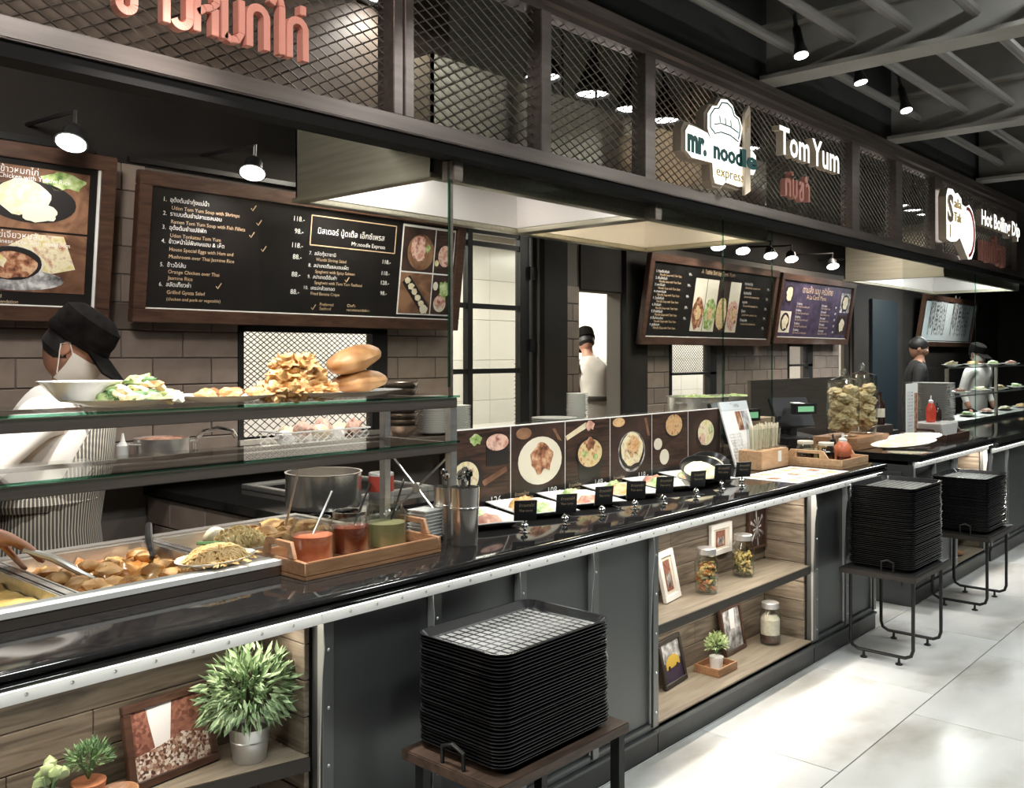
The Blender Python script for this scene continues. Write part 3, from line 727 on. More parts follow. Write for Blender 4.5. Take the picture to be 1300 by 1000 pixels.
def base_unit(name, label, x0, x1, posts, niche=None, shelf=None, zt=.905, group='counter base units', skew=False):
    t = thing(name, label, 'counter', ((x0+x1)/2, .3, 0), 0, group)
    MB().box(x0, x1, .004, .75, 0, .085).build('plinth', 'plinth_black', t, bevel=.003)
    MB().box(x0, x1, -.004, .03, .085, .098).box(x0, x1, .012, .05, .098, .113).build('base_moulding', 'panel_metal', t, bevel=.002)
    MB().box(x0, x1, -.004, .006, zt-.040, zt-.001).build('trim_strip', 'strip_lit', t, smooth=0)
    rv = MB()
    x = math.ceil(x0/.093)*.093+.01
    while x < x1-.01: rv.lathe([(.0042, 0), (.0042, .001), (.0025, .003), (0, .0034)], 8); \
        rv.v[-32:] = [(p[0]+x, -.004-p[2], p[1]+zt-.025) for p in rv.v[-32:]]; x += .093
    for p in posts:
        for k in range(5):
            z = .17+k*.155
            if z < zt-.07:
                rv.lathe([(.005, 0), (.005, .001), (.003, .0035), (0, .004)], 8); rv.v[-32:] = [(q[0]+p, .0-q[2], q[1]+z) for q in rv.v[-32:]]
    r_ = rv.build('rivets', 'rivet', t); r_['kind'] = 'stuff'
    MB().box(x0, x1, -.034, -.022, zt-.003, zt+.0025).build('led_tape', 'led_white', t, smooth=0)
    for p in posts:
        MB().box(p-.018, p+.018, .0, .05, .113, zt-.04).build('post', 'post_steel', t, bevel=.0015, seg=1); q = MB()
        q.prism([(.022, .113), (.012, .113), (.010, .5), (-.0, .72), (-.010, .80), (-.004, zt-.04), (.022, zt-.04)], p-.021, p-.018)
        q.build('post_flange', 'flange_steel', t, bevel=.0015, seg=1)  # paler than the post: LED light on this side put into the colour
    ps = sorted(posts)
    segs = [(a+.018, b-.021) for a, b in zip(ps, ps[1:])]
    if niche is None:
        for a, b in segs:
            MB().box(a, b, .022, .05, .113, zt-.001).build('panel', 'panel_metal', t, smooth=0)
            MB().box(a, b, .008, .022, .113, .128).build('panel_moulding', 'panel_metal', t, bevel=.002)
        MB().box(x0, x1, .05, .75, .085, .855).build('carcass', 'matte_black', t, smooth=0)
    else:
        a, b = niche
        yb = .27; z0 = .118; z1 = zt-.004
        MB().box(a, b, .012, yb, z0-.018, z0).build('bottom_board', 'shelf_wood', t, smooth=0)
        MB().box(a, b, .05, yb, z1-.01, z1).build('top_board', 'dark_edge', t, smooth=0)
        if shelf:
            fy = (lambda x: .03+max(0, min(.55, b-x))*.25) if skew else (lambda x: .02)
            q = [(a, yb), (a, fy(a))]+([(b-.55, fy(b-.55))] if skew else [])+[(b, fy(b)), (b, yb)]
            s_ = MB().prism(q, shelf-.036, shelf, 'z').build('shelf', 'shelf_wood', t, smooth=0)
            e = [(p[0], p[1]) for p in q[1:-1]]; e2 = [(p[0], p[1]-.006) for p in e][::-1]
            MB().prism(e+e2, shelf-.038, shelf-.001, 'z').build('shelf_edge', 'dark_edge', s_, smooth=0)
        h = .098; k = 0; z = z0
        while z < z1-.02:
            zz = min(z+h-.003, z1-.011)
            cuts = [a, a+(b-a)*(.35+.3*((k*7) % 3)/2), b]
            for u, v_ in zip(cuts, cuts[1:]):
                MB().box(u+.001, v_-.001, yb, yb+.016+.002*(k % 2), z, zz).build('plank', 'plank', t, bevel=.0015, smooth=0, seg=1)
            for u, v_ in ((a-.016, a), (b, b+.016)):
                MB().box(u, v_, .05, yb, z, zz).build('plank', 'plank_side', t, bevel=.0015, smooth=0, seg=1)
            z += h; k += 1
        MB().box(x0, x1, yb+.02, .75, .085, .855).build('carcass', 'matte_black', t, smooth=0)
    return t
base_unit('display_counter', 'open wood-lined display niche at the left holding plants and a framed street photo', .1, 1.495, [.12], (.146, 1.478), .51, skew=True)
base_unit('panel_counter', 'grey metal panelled counter front behind the near tray stack', 1.497, 3.1215, [1.52, 1.92, 2.31, 2.71, 3.1025])
base_unit('display_counter', 'two-shelf wood-lined display niche with pasta jars and small frames', 3.122, 4.568, [], (3.14, 4.55), .50)
base_unit('panel_counter', 'grey metal panelled counter end beside the passage', 4.57, 5.40, [4.592, 4.985, 5.378])
base_unit('panel_counter', 'short panelled front of the second counter behind the far tray stack', 6.02, 6.86, [6.045, 6.44, 6.84])
base_unit('display_counter', 'lit wood-lined niche of the second counter with a rounded end', 6.862, 7.64, [6.885, 7.615], (6.912, 7.588), .46)
base_unit('panel_counter', 'grey panelled far counter front at the right edge', 7.72, 13.9, [7.745, 8.2, 8.9, 9.6, 10.3, 11.2, 12.2, 13.2], zt=.865)
tag(MB().box(5.99, 6.018, .0, .80, 0, .885).box(5.975, 5.99, .06, .74, .12, .84).build('end_panel', 'panel_metal', bevel=.003), 'dark side panel closing the left end of the second counter', 'panel')
MB  # cross counter inside the stall
cc = thing('cooking_counter', 'low tiled cooking counter with black top behind the sneeze guard', 'counter', (2.8, 1.85, 0))
MB().box(2.31, 3.3, 1.16, 2.58, 0, .86).build('body', 'wall_grout', cc, smooth=0)
MB().box(2.285, 3.32, 1.13, 2.588, .86, .90).build('top', 'black_stone', cc, bevel=.004)
for k in range(2, 6):
    y = 1.165+((k % 2)*.17)
    while y < 2.5: wtile(y, min(y+.329, 2.57), k*.142+.006, cc, 2.3095, .136, 'y'); y += .335
hb = thing('cooktop', 'black glass cooktop with steel trim on the cooking counter', 'cooktop', (2.85, 1.6, .9))
MB().box(2.62, 3.16, 1.42, 2.1, .9005, .915).build('glass_top', 'black_stone', hb, bevel=.003)
MB().box(2.58, 2.62, 1.38, 2.14, .9005, .925).box(3.16, 3.2, 1.38, 2.14, .9005, .925).box(2.62, 3.16, 2.1, 2.14, .9005, .925).box(2.62, 3.16, 1.38, 1.42, .9005, .925).build('trim', 'steel', hb, bevel=.003)
bs = tag(MB().box(1.75, 4.45, 2.22, 2.588, 1.035, 1.065).box(1.78, 1.82, 2.5, 2.588, 0, 1.035).box(4.38, 4.42, 2.5, 2.588, 0, 1.035).box(1.78, 1.82, 2.24, 2.28, 0, 1.035).box(4.38, 4.42, 2.24, 2.28, 0, 1.035).build('back_shelf', 'dark_steel', bevel=.003),
         'dark steel shelf along the tiled back wall under the serving window', 'shelf')
bs2 = tag(MB().box(4.5, 9.0, 1.55, 2.05, 1.02, 1.06).box(4.55, 8.95, 1.6, 2.0, 0, 1.02).build('back_counter', 'dark_steel', bevel=.003), 'dark back counter carrying plates and pots behind the glass', 'counter')

# ================================================================ STEAM TABLE AND SNEEZE GUARD
stb = thing('steam_table', 'stainless steam table set into the near worktop', 'steam table', (1.05, .5, .9))
MB().box(.1, 1.535, .236, .25, .951, .988).build('front_apron', 'dark_steel', stb, smooth=0)
MB().box(.1, 1.535, .232, .298, .980, .994).build('front_rim', 'rim_reflection', stb, smooth=0)
MB().box(.1, 2.02, .83, .87, .90, .994).build('back_rim', 'steel', stb, smooth=0)
MB().box(2.0, 2.025, .44, .83, .90, .994).build('end_rim', 'steel', stb, smooth=0)
for a, b, c, d in ((.965, .985, .29, .83), (1.42, 1.44, .29, .83), (1.44, 1.535, .29, .44), (1.535, 2.0, .435, .45)): MB().box(a, b, c, d, .975, .991).build('crossbar', 'steel', stb, smooth=0)
MB().box(.1, 2.02, .26, .83, .86, .875).build('well_floor', 'dark_steel', stb, smooth=0)
def pan(x0, x1, y0, y1, label):
    t = thing('steam_pan', label, 'food pan', ((x0+x1)/2, (y0+y1)/2, .878), 0, 'steam table pans')
    z0, z1 = .878, .988; e = .012
    m = MB(); ri = [(x0+.006, y0+.006), (x1-.006, y0+.006), (x1-.006, y1-.006), (x0+.006, y1-.006)]; ro = [(x0, y0), (x1, y0), (x1, y1), (x0, y1)]; rb = [(x0+.02, y0+.02), (x1-.02, y0+.02), (x1-.02, y1-.02), (x0+.02, y1-.02)]
    v = [(*p, z1) for p in ro]+[(*p, z1) for p in ri]+[(*p, z0+.002) for p in rb]
    f = [(i, (i+1) % 4, (i+1) % 4+4, i+4) for i in range(4)]+[(i+4, (i+1) % 4+4, (i+1) % 4+8, i+8) for i in range(4)]+[(8, 9, 10, 11)]
    m.add(v, f).build('body', 'steel', t, smooth=0)
    MB().box(x0-.004, x1+.004, y0-.004, y0, z1-.004, z1+.002).box(x0-.004, x1+.004, y1, y1+.004, z1-.004, z1+.002).box(x0-.004, x0, y0, y1, z1-.004, z1+.002).box(x1, x1+.004, y0, y1, z1-.004, z1+.002).build('rim', 'steel', t, smooth=0)
pan(.50, .955, .30, .82, 'steam pan of yellow curry at the lower left edge'); pan(.995, 1.41, .30, .82, 'steam pan of brown potato curry under the tongs')
pan(1.45, 1.985, .46, .82, 'steam pan of noodles beside the sauce jar tray')
def stuff(name, mb, m, label, cat='food'): return tag(mb.build(name, m, smooth=60), label, cat, kind='stuff')
stuff('yellow_curry', MB().heap(.727, .56, .945, .215, .245, .012, 3, 22, .016, 14, square=True), 'curry_yellow', 'yellow curry filling the lower left pan')
stuff('brown_curry', MB().heap(1.2, .56, .942, .20, .245, .012, 5, 40, .022, 26, square=True), 'curry', 'brown curry sauce in the potato pan')
stuff('fried_noodles', MB().heap(1.72, .64, .90, .24, .16, .075, 7, 34, .3, 22, .6).strands(1.71, .64, .905, .20, .13, .078, 420, .0028, 3, .06), 'noodle_strand', 'heap of fried noodles in the right pan')
stuff('yellow_rice', MB().heap(1.60, .57, .935, .12, .09, .085, 9, 30, .45, 60, .7).strands(1.60, .57, .935, .115, .085, .088, 300, .0035, 5, .012), 'rice_yellow', 'mound of yellow rice behind the oval plate')
for k in range(20):
    x = 1.04+rnd.random()*.32; y = .35+rnd.random()*.40
    tag(MB().blob((x, y, .966), (.026+rnd.random()*.012, .022+rnd.random()*.008, .018), k, .22, 2).build('potato_chunk', 'potato'), 'chunk of golden potato in the brown curry', 'food', 'potatoes in the curry pan')
for k in range(9):
    x = 1.72+(k % 3)*.085; y = .53+(k//3)*.085
    tag(MB().blob((x, y, .985+.012*(k % 2)), (.045, .034, .024), k+40, .35, 2).build('chicken_piece', 'fried_chicken'), 'golden chicken piece in the pan beside the sauce jars', 'food', 'chicken pieces in the right pan')
tag(MB().blob((1.60, .71, .985), (.04, .036, .034), 3, .05, 3).build('egg', 'photo_rice'), 'pale smooth lump shaped from a round white glare on the noodle pan', 'food')  # round white glare built as a pale solid lump
# ladle handle in the pans
tag(MB().tube([(1.47, .90, 1.02), (1.40, .76, 1.005), (1.36, .66, .965)], [.011, .012, .008], 8).build('ladle', 'pos_black'), 'black ladle handle resting on the pan rim', 'ladle')

sgd = thing('sneeze_guard', 'two-tier steel and glass sneeze guard over the steam table', 'sneeze guard', (1.3, .45, .95))
GY0, GY1, GX = .27, .62, 2.255
for z0, z1, nm in ((1.398, 1.432, 'upper'), (1.245, 1.277, 'lower')):
    MB().box(.1, GX, GY0-.016, GY0+.016, z0, z1).build('rail', 'dark_steel', sgd, bevel=.002)
    MB().box(.1, GX, GY1-.008, GY1+.008, z1-.012, z1).build('rail', 'dark_steel', sgd, bevel=.002)
    MB().box(GX-.03, GX, GY0+.016, GY1-.016, z0, z1).build('end_rail', 'dark_steel', sgd, bevel=.002)
    g = MB().box(.1, GX+.004, GY0-.022, GY1+.02, z1+.0008, z1+.0085).build('glass_shelf', 'glass_shelf', sgd, smooth=0)
    MB().box(.1, GX+.004, GY0-.0245, GY0-.0222, z1+.0008, z1+.0085).build('glass_edge', 'glass_edge', g, smooth=0)
for y in (GY0, GY1):
    MB().box(GX-.03, GX, y-.015, y+.015, .951, 1.398).build('leg', 'steel', sgd, bevel=.002)
for a, b in (((GX-.015, GY0, .97), (GX-.015, GY1, 1.24)), ((GX-.015, GY1, .97), (GX-.015, GY0, 1.24)), ((1.8, GY1, .98), (1.8, GY1-.10, 1.24))): MB().tube([a, b], .004, 6).build('brace', 'steel', sgd)
MB().lathe([(0, -.006), (.018, -.006), (.018, .006), (0, .006)], 16).xf(Matrix.Translation((GX-.015, .445, 1.105)) @ Matrix.Rotation(PI/2, 4, 'Y')).build('brace_disc', 'steel', sgd)

# big glass screens under the fascia
def gpane(x0, x1, z0, z1, label, y=.66):
    t = thing('glass_screen', label, 'glass screen', ((x0+x1)/2, y, z0), 0, 'glass screens under the fascia')
    MB().box(x0, x1, y-.004, y+.004, z0, z1).build('pane', 'glass_pane', t, smooth=0)
    MB().box(x1, x1+.004, y-.005, y+.005, z0, z1).build('edge', 'glass_edge', t, smooth=0)
gpane(1.73, 2.605, 1.45, 2.359, 'clear glass screen above the sneeze guard, left of the tall edge'); gpane(2.635, 4.805, .9505, 2.359, 'large clear glass screen behind the dish posters')
gpane(4.81, 5.42, .9505, 2.359, 'narrow clear glass screen behind the menu stand and cash desk'); gpane(7.72, 9.69, .9105, 2.359, 'tall glass screen of the far stall'); gpane(9.70, 12.5, .9105, 2.359, 'farthest glass screen at the right edge')
tag(MB().box(2.612, 2.626, .655, .669, 1.30, 2.359).build('screen_mullion', 'dark_steel', smooth=0), 'slim dark upright between the two left glass screens', 'mullion')
tag(MB().box(2.606, 2.66, .63, .70, 2.28, 2.359).build('screen_clamp', 'dark_steel', bevel=.003), 'dark metal clamp at the top of the slim upright', 'clamp')
tag(MB().box(4.06, 4.12, .63, .70, 2.28, 2.359).build('screen_clamp', 'dark_steel', bevel=.003), 'dark metal clamp under the fascia by the chef hat sign', 'clamp')

# ================================================================ TRAY STANDS AND TRAYS
def tray_mesh(W=.485, D=.33, H=.022):
    def ring(ix, z, r=.045, n=5):
        p = []; a, b = W/2-ix, D/2-ix
        rr = max(.006, r-ix)
        for cx, cy, s0 in ((a-rr, b-rr, 0), (-a+rr, b-rr, 90), (-a+rr, -b+rr, 180), (a-rr, -b+rr, 270)):
            for i in range(n+1):
                q = R(s0+90*i/n); p.append((cx+rr*math.cos(q), cy+rr*math.sin(q), z))
        return p
    rings = [ring(.022, 0), ring(.0, H-.004), ring(-.004, H-.002), ring(-.004, H), ring(.002, H), ring(.024, .003)]
    n = len(rings[0]); v = [p for r_ in rings for p in r_]; f = []
    for k in range(len(rings)-1):
        for i in range(n): j = (i+1) % n; f.append((k*n+i, k*n+j, (k+1)*n+j, (k+1)*n+i))
    f.append(tuple(range(n-1, -1, -1))); f.append(tuple(range((len(rings)-1)*n, len(rings)*n)))
    return MB().add(v, f), ring(.03, .0036)
tray_proto = None
def stack(x, y, z0, n, dz, name_lbl, top_lbl, group, jit=.003, rz=0):
    global tray_proto
    for k in range(n):
        lb = top_lbl if k == n-1 else name_lbl % nth(n-k)
        L_ = (x+rnd.uniform(-jit, jit), y+rnd.uniform(-jit, jit), z0+k*dz)
        if tray_proto is None:
            m, rg = tray_mesh(); t = m.build('serving_tray', 'tray_black', keep=True); tray_proto = t
            t.location = L_
        else:
            t = tray_proto.copy(); col.objects.link(t); t.location = L_
        t.rotation_euler = (0, 0, rz+rnd.uniform(-.006, .006)); tag(t, lb, 'tray', group)
        if k == n-1:
            q = MB()
            for i in range(15): q.box(-.196+i*.028, -.190+i*.028, -.125, .125, .0032, .0046)
            for i in range(9): q.box(-.2, .2, -.124+i*.031, -.120+i*.031, .0032, .0042)
            q = q.build('grip_grid', 'tray_black', None, smooth=0, keep=True)
            b = MB().box(-.205, .205, -.13, .13, .0031, .0036).build('tray_base', 'flange_steel', None, smooth=0, keep=True); b.parent = t; q['kind'] = 'stuff'
            q.parent = t
def stand(x, y, ztop, label, wood=True):
    t = thing('tray_stand', label, 'tray stand', (x, y, 0), 0, 'tray stands')
    MB().box(x-.285, x+.285, y-.195, y+.195, ztop-.035, ztop-.008).build('top_frame', 'dark_edge', t, bevel=.003)
    MB().box(x-.28, x+.28, y-.185, y+.18, ztop-.008, ztop).build('top_board', 'black_metal', t, smooth=0)
    for sx in (-1, 1):
        xx = x+sx*.215
        pts = [(xx, y-.16, ztop-.035), (xx, y-.16, .085), (xx, y-.15, .055), (xx, y-.12, .04), (xx, y+.12, .04), (xx, y+.15, .055), (xx, y+.16, .085), (xx, y+.16, ztop-.035)]
        MB().tube(pts, .009, 8).build('leg_loop', 'black_metal', t)
        for sy in (-.09, .09): MB().lathe([(.018, 0), (.018, .006), (.007, .012), (.006, .034), (0, .034)], 10, (xx, y+sy, 0)).build('foot', 'black_metal', t)
    for sx in (-1, 1):
        MB().tube([(x+sx*.268, y-.08, ztop), (x+sx*.268, y-.08, ztop+.05), (x+sx*.268, y-.05, ztop+.06), (x+sx*.268, y-.02, ztop+.05), (x+sx*.268, y-.02, ztop)], .005, 6).build('tray_stop', 'black_metal', t)
# the stand nearest the camera is a wooden trolley frame
t = thing('tray_stand', 'brown wooden-topped stand under the near tray stack', 'tray stand', (2.03, -.255, 0), 0, 'tray stands')
MB().box(1.715, 2.295, -.435, -.07, .455, .485).build('top_board', 'stand_wood', t, bevel=.003)
for sx in (1.765, 2.275):
    for sy in (-.405, -.105): MB().box(sx-.016, sx+.016, sy-.016, sy+.016, .0, .455).build('leg', 'black_metal', t, bevel=.002)
for sx in (1.73, 2.27): MB().tube([(sx, -.30, .485), (sx, -.30, .53), (sx, -.26, .545), (sx, -.22, .53), (sx, -.22, .485)], .006, 8).build('handle', 'black_metal', t)
MB().box(1.77, 2.27, -.40, -.11, .10, .12).build('lower_shelf', 'black_metal', t, smooth=0)
stack(2.0, -.245, .486, 33, .0092, 'black plastic tray, %s from the top of the near stack before the panelled counter', 'top black tray of the near stack, with a shiny gridded base', 'trays in the near stack')
stand(5.055, -.235, .475, 'thin black looped-leg stand under the middle tray stack')
stack(5.055, -.235, .476, 43, .0096, 'black plastic tray, %s from the top of the middle stack beside the counter end', 'top tray of the middle stack beside the counter end', 'trays in the middle stack', .004)
stand(6.40, -.22, .475, 'thin black looped-leg stand under the far tray stack')
stack(6.40, -.22, .476, 34, .0096, 'black plastic tray, %s from the top of the far stack before the second counter', 'top tray of the far stack before the second counter', 'trays in the far stack', .004)

# ================================================================ MENU BOARDS
def board(label, x0, x1, z0, h, tilt, y=2.50, name='menu_board', edge=True):
    t = thing(name, label, 'menu board', ((x0+x1)/2, y, z0), 0, 'menu boards on the back wall', rx=R(tilt))
    w2 = (x1-x0)/2; fr_ = .07
    for a, b, c, d in ((-w2, w2, 0, fr_), (-w2, w2, h-fr_, h), (-w2, -w2+fr_, fr_, h-fr_), (w2-fr_, w2, fr_, h-fr_)):
        MB().box(a, b, -.03, .02, c, d).build('frame_bar', 'frame_wood', t, bevel=.004, local=True)
    for sx in (-.6, .6): MB().box(sx*w2-.03, sx*w2+.03, .0205, .082, .03, .08).box(sx*w2-.03, sx*w2+.03, .0205, .15, h-.12, h-.08).build('bracket', 'black_metal', t, smooth=0, local=True)
    MB().box(-w2+fr_, w2-fr_, -.008, .015, fr_, h-fr_).build('panel', 'board_black', t, smooth=0, local=True)
    if edge: MB().box(-w2+fr_, w2-fr_, -.014, -.009, fr_, fr_+.006).build('edge_strip', 'print_white', t, smooth=0, local=True)
    return t, w2-fr_, fr_, h-fr_
def lines(t, rows, m, y=-.0095):
    mb = MB()
    for s, x, z, sz, wd in rows: put_text(mb, s, x, y, z, size=sz, width=wd) if wd else put_text(mb, s, x, y, z, size=sz)
    o = mb.build('lettering', m, t, smooth=0, local=True); o['kind'] = 'stuff'; return o
def check(mb, x, z, k=.03): stroke(mb, [(x, z+k*.4), (x+k*.35, z), (x+k, z+k)], .005, -.0105, -.0095)
# --- board with the ten dishes
b2, iw, zb, zt_ = board('large black menu board with ten dishes listed in Thai and English', 2.17, 4.45, 1.745, .755, 7)
TH = ['1.  อุด้งต้มยำกุ้งแม่น้ำ', '2.  ราเมนต้มยำปลาแซลมอน', '3.  อุด้งต้มยำแปซิฟิก', '4.  ข้าวหน้าไข่พิเศษแฮม & เห็ด', '5.  ข้าวไก่ส้ม', '6.  สลัดเกี๊ยวซ่า']
ZL = [.615, .545, .475, .405, .285, .185]
lines(b2, [(s, -1.0, z+.002, .030, None) for s, z in zip(TH, ZL)]+[('118.-', -.22, .60, .04, None), ('98.-', -.21, .53, .04, None), ('118.-', -.22, .45, .04, None), ('88.-', -.21, .385, .04, None), ('88.-', -.21, .285, .04, None), ('88.-', -.21, .185, .04, None)]
      + [('7.  สลัดกุ้งวาซาบิ', -.10, .418, .029, None), ('8.  สปาเกตตี้แซลมอนเผ็ด', -.10, .348, .029, None), ('9.  สปาเกตตี้ต้มยำ', -.10, .282, .029, None), ('10.  เครปกล้วยทอด', -.12, .217, .029, None),
         ('118.-', .45, .405, .036, None), ('118.-', .45, .335, .036, None), ('128.-', .45, .275, .036, None), ('98.-', .45, .21, .036, None),
         ('มิสเตอร์ นู้ดเดิ้ล เอ็กซ์เพรส', -.05, .545, .06, .50), ('Mr.noodle Express', .2, .495, .04, .26)], 'print_white')
EN = [('Udon Tom Yum Soup with Shrimps', .575), ('Ramen Tom Yum Soup with Fish Fillets', .505), ('Udon Tonkatsu Tom Yum', .435), ('House Special Eggs with Ham and', .365), ('Mushroom over Thai Jasmine Rice', .328), ('Orange Chicken over Thai', .25), ('Jasmine Rice', .218), ('Grilled Gyoza Salad', .145)]
lines(b2, [(s, -.955, z+.004, .027, None) for s, z in EN]+[('(chicken and pork or vegetable)', -.955, .115, .024, None), ('Wasabi Shrimp Salad', -.05, .386, .026, None), ('Spaghetti with Spicy Salmon', -.05, .316, .026, None), ('Spaghetti with Tom Yum Seafood', -.05, .251, .026, None), ('Fried Banana Crepe', -.07, .186, .026, None),
      ('Preferred', .0, .125, .026, None), ('Seafood', .0, .1, .026, None), ('Chef\'s', .2, .125, .026, None), ('recommendation', .2, .1, .026, None)], 'print_tan')
ck = MB()
for x, z in ((-.5, .625), (-.46, .55), (-.5, .48), (-.42, .41), (-.68, .19), (.17, .275), (-.06, .1)): check(ck, x, z)
o = ck.build('check_marks', 'print_tan', b2, smooth=0, local=True); o['kind'] = 'stuff'
o = MB(); [stroke(o, q, .006, -.0105, -.009) for q in ([(-.10, .645), (.54, .645)], [(-.10, .475), (.54, .475)], [(-.10, .475), (-.10, .645)], [(.54, .475), (.54, .645)])]
o.build('title_border', 'print_tan', b2, smooth=0, local=True)
# photo block on the right of that board
PB = (.60, 1.055, .10, .665)
def photo(t, x0, x1, z0, z1, bg, y=-.0105):
    return flat(t, 'photo', rect(x0, x1, z0, z1), y, bg)
flat(b2, 'photo_border', rect(.595, 1.06, .095, .67), -.0085, 'print_white', .0015)
photo(b2, .605, .875, .375, .655, 'photo_dark'); photo(b2, .885, 1.05, .375, .655, 'photo_wood'); photo(b2, .605, .875, .105, .365, 'photo_brown'); photo(b2, .885, 1.05, .105, .365, 'photo_dark')
flat(b2, 'printed_bowl', ell(.76, .50, .115, .115, 0), -.012, 'photo_brown'); flat(b2, 'printed_shrimp', ell(.74, .515, .07, .075, 0, wob=.3, seed=2), -.0135, 'photo_pink'); flat(b2, 'printed_garnish', ell(.82, .53, .02, .025, 0, wob=.3), -.0135, 'photo_green')
flat(b2, 'printed_bowl', ell(.975, .49, .06, .07, 0), -.012, 'photo_pink'); flat(b2, 'printed_lime', ell(.905, .44, .018, .02, 0), -.012, 'photo_egg')
flat(b2, 'printed_dish', [(.62, .30), (.68, .35), (.86, .16), (.80, .11)], -.012, 'photo_bowl')
for k in range(5): flat(b2, 'printed_roll', ell(.665+k*.032, .315-k*.036, .024, .02, 0, wob=.2, seed=k), -.0135, 'photo_rice')
flat(b2, 'printed_rice', ell(.82, .135, .035, .03, 0, wob=.2), -.0135, 'photo_cream')
flat(b2, 'printed_bowl', ell(.96, .175, .055, .055, 0), -.012, 'photo_cream'); flat(b2, 'printed_chicken', ell(.96, .19, .05, .045, 0, wob=.2), -.0135, 'photo_pink'); flat(b2, 'printed_salad', ell(.99, .27, .04, .06, 0, wob=.4, seed=3), -.0135, 'photo_green'); flat(b2, 'printed_egg', ell(.91, .29, .022, .028, 0), -.0135, 'photo_cream')
# --- left board: two photos
b1, iw, zb, zt_ = board('menu board at the left edge with two large rice and stew photographs', .92, 2.055, 1.735, .80, 7)
MB().box(iw-.012, iw+.0, -.016, -.009, zb, zt_).build('light_edge', 'print_white', b1, smooth=0, local=True)
photo(b1, -.40, iw-.05, .42, .70, 'photo_brown'); photo(b1, -.40, iw-.05, .135, .41, 'photo_brown')
flat(b1, 'printed_leaves', ell(.33, .655, .10, .04, 0, wob=.3), -.012, 'photo_green')
flat(b1, 'printed_plate', ell(.19, .545, .2, .095, 0), -.012, 'photo_bowl'); flat(b1, 'printed_rice', ell(.155, .565, .12, .08, 0, wob=.12), -.0135, 'photo_rice'); flat(b1, 'printed_rice', ell(.22, .50, .085, .045, 0, wob=.2, seed=4), -.0145, 'photo_cream')
flat(b1, 'printed_board', [(-.1, .22), (.2, .40), (.34, .40), (.40, .25), (.2, .2)], -.0115, 'photo_egg')
flat(b1, 'printed_plate', ell(.13, .19, .22, .05, 0), -.0118, 'photo_grey'); flat(b1, 'printed_pan', ell(.12, .255, .135, .085, 0), -.012, 'photo_grey'); flat(b1, 'printed_pan', ell(.12, .262, .128, .076, 0), -.0132, 'photo_bowl'); flat(b1, 'printed_stew', ell(.12, .255, .11, .06, 0, wob=.1), -.0144, 'photo_meat')
flat(b1, 'printed_stew', ell(.06, .27, .035, .03, 0, wob=.3), -.0152, 'photo_egg')
lines(b1, [('4.  ข้าวหมกไก่', .0, .665, .04, None), ('Chicken with Yellow Rice', .045, .64, .03, None), ('10.  ไข่เจียวหมูสับ', -.02, .375, .04, None), ('Chinese stew with mushroom', .03, .35, .028, None)], 'print_white', -.0155)
lines(b1, [('Preferred', .0, .105, .022, None), ('Recommendation', .0, .08, .022, None)], 'print_tan')
# --- right boards
b3, iw, zb, zt_ = board('wide menu board with a strip of four dish photos beyond the doorway', 6.63, 9.02, 1.67, .79, 9)
rw = [(s, -1.06, .63-.058*k, .030, None) for k, s in enumerate(['1. ก๋วยเตี๋ยวต้มยำ', '2. เส้นเล็กต้มยำ', '3. บะหมี่ต้มยำ', '4. เกาเหลาต้มยำ', '5. วุ้นเส้นต้มยำ', '6. ข้าวต้มยำ', '7. ข้าวผัดต้มยำ', '8. ต้มยำรวมมิตร', '9. ลูกชิ้นลวก'])]
lines(b3, rw+[('99.-', -.53, .63-.1*k, .036, None) for k in range(5)]+[('79.-', 1.0, .57-.1*k, .036, None) for k in range(5)]+[(s, .52, .605-.09*k, .034, None) for k, s in enumerate(['ข้าวต้มยำกุ้ง', 'ข้าวต้มยำไก่', 'หมูทอด', 'ไข่ลวก', 'น้ำสมุนไพร'])], 'print_white')
lines(b3, [('Noodle Soup with Tom Yum', -1.0, .603-.058*k, .03, None) for k in range(9)]+[('A Table Set by Tom Yum', -.32, .665, .055, .62)]+[('Served with steamed rice', .54, .57-.09*k, .03, None) for k in range(5)], 'print_tan')
for k, (bg, dish) in enumerate((('photo_cream', 'photo_meat'), ('photo_cream', 'photo_green'), ('photo_dark', 'photo_soup'), ('photo_cream', 'photo_pink'))):
    x = -.40+k*.215; photo(b3, x, x+.205, .13, .62, bg); flat(b3, 'printed_dish', ell(x+.10, .30, .10, .15, 0, wob=.12, seed=k), -.012, dish); flat(b3, 'printed_dish', ell(x+.10, .30, .05, .06, 0, wob=.3, seed=k+5), -.0135, 'photo_soup')
b4, iw, zb, zt_ = board('purple-tinted menu board with four round dish photos, farthest right on the wall', 9.10, 11.06, 1.70, .75, 9)
MB().box(-.90, .90, -.0095, -.0085, .08, .67).build('poster', 'photo_purple', b4, smooth=0, local=True)
for x, z, bg in ((-.87, .42, 'photo_purple'), (-.89, .12, 'photo_cream'), (.62, .38, 'photo_grey'), (.6, .12, 'photo_dark')):
    photo(b4, x, x+.27, z, z+.23, bg); flat(b4, 'printed_bowl', ell(x+.135, z+.115, .10, .10, 0), -.012, 'photo_bowl'); flat(b4, 'printed_dish', ell(x+.135, z+.115, .07, .075, 0, wob=.2, seed=z), -.0135, 'photo_rice')
lines(b4, [('ตามสั่ง เมนู ครัวไทย', -.42, .565, .06, .78), ('A La Carte Menu', -.3, .50, .05, .5)]+[('Stir fried rice with pork', -.52, .40-.072*k, .034, None) for k in range(5)]+[('Basil chicken rice', .12, .40-.072*k, .034, None) for k in range(5)], 'print_tan', -.0115)
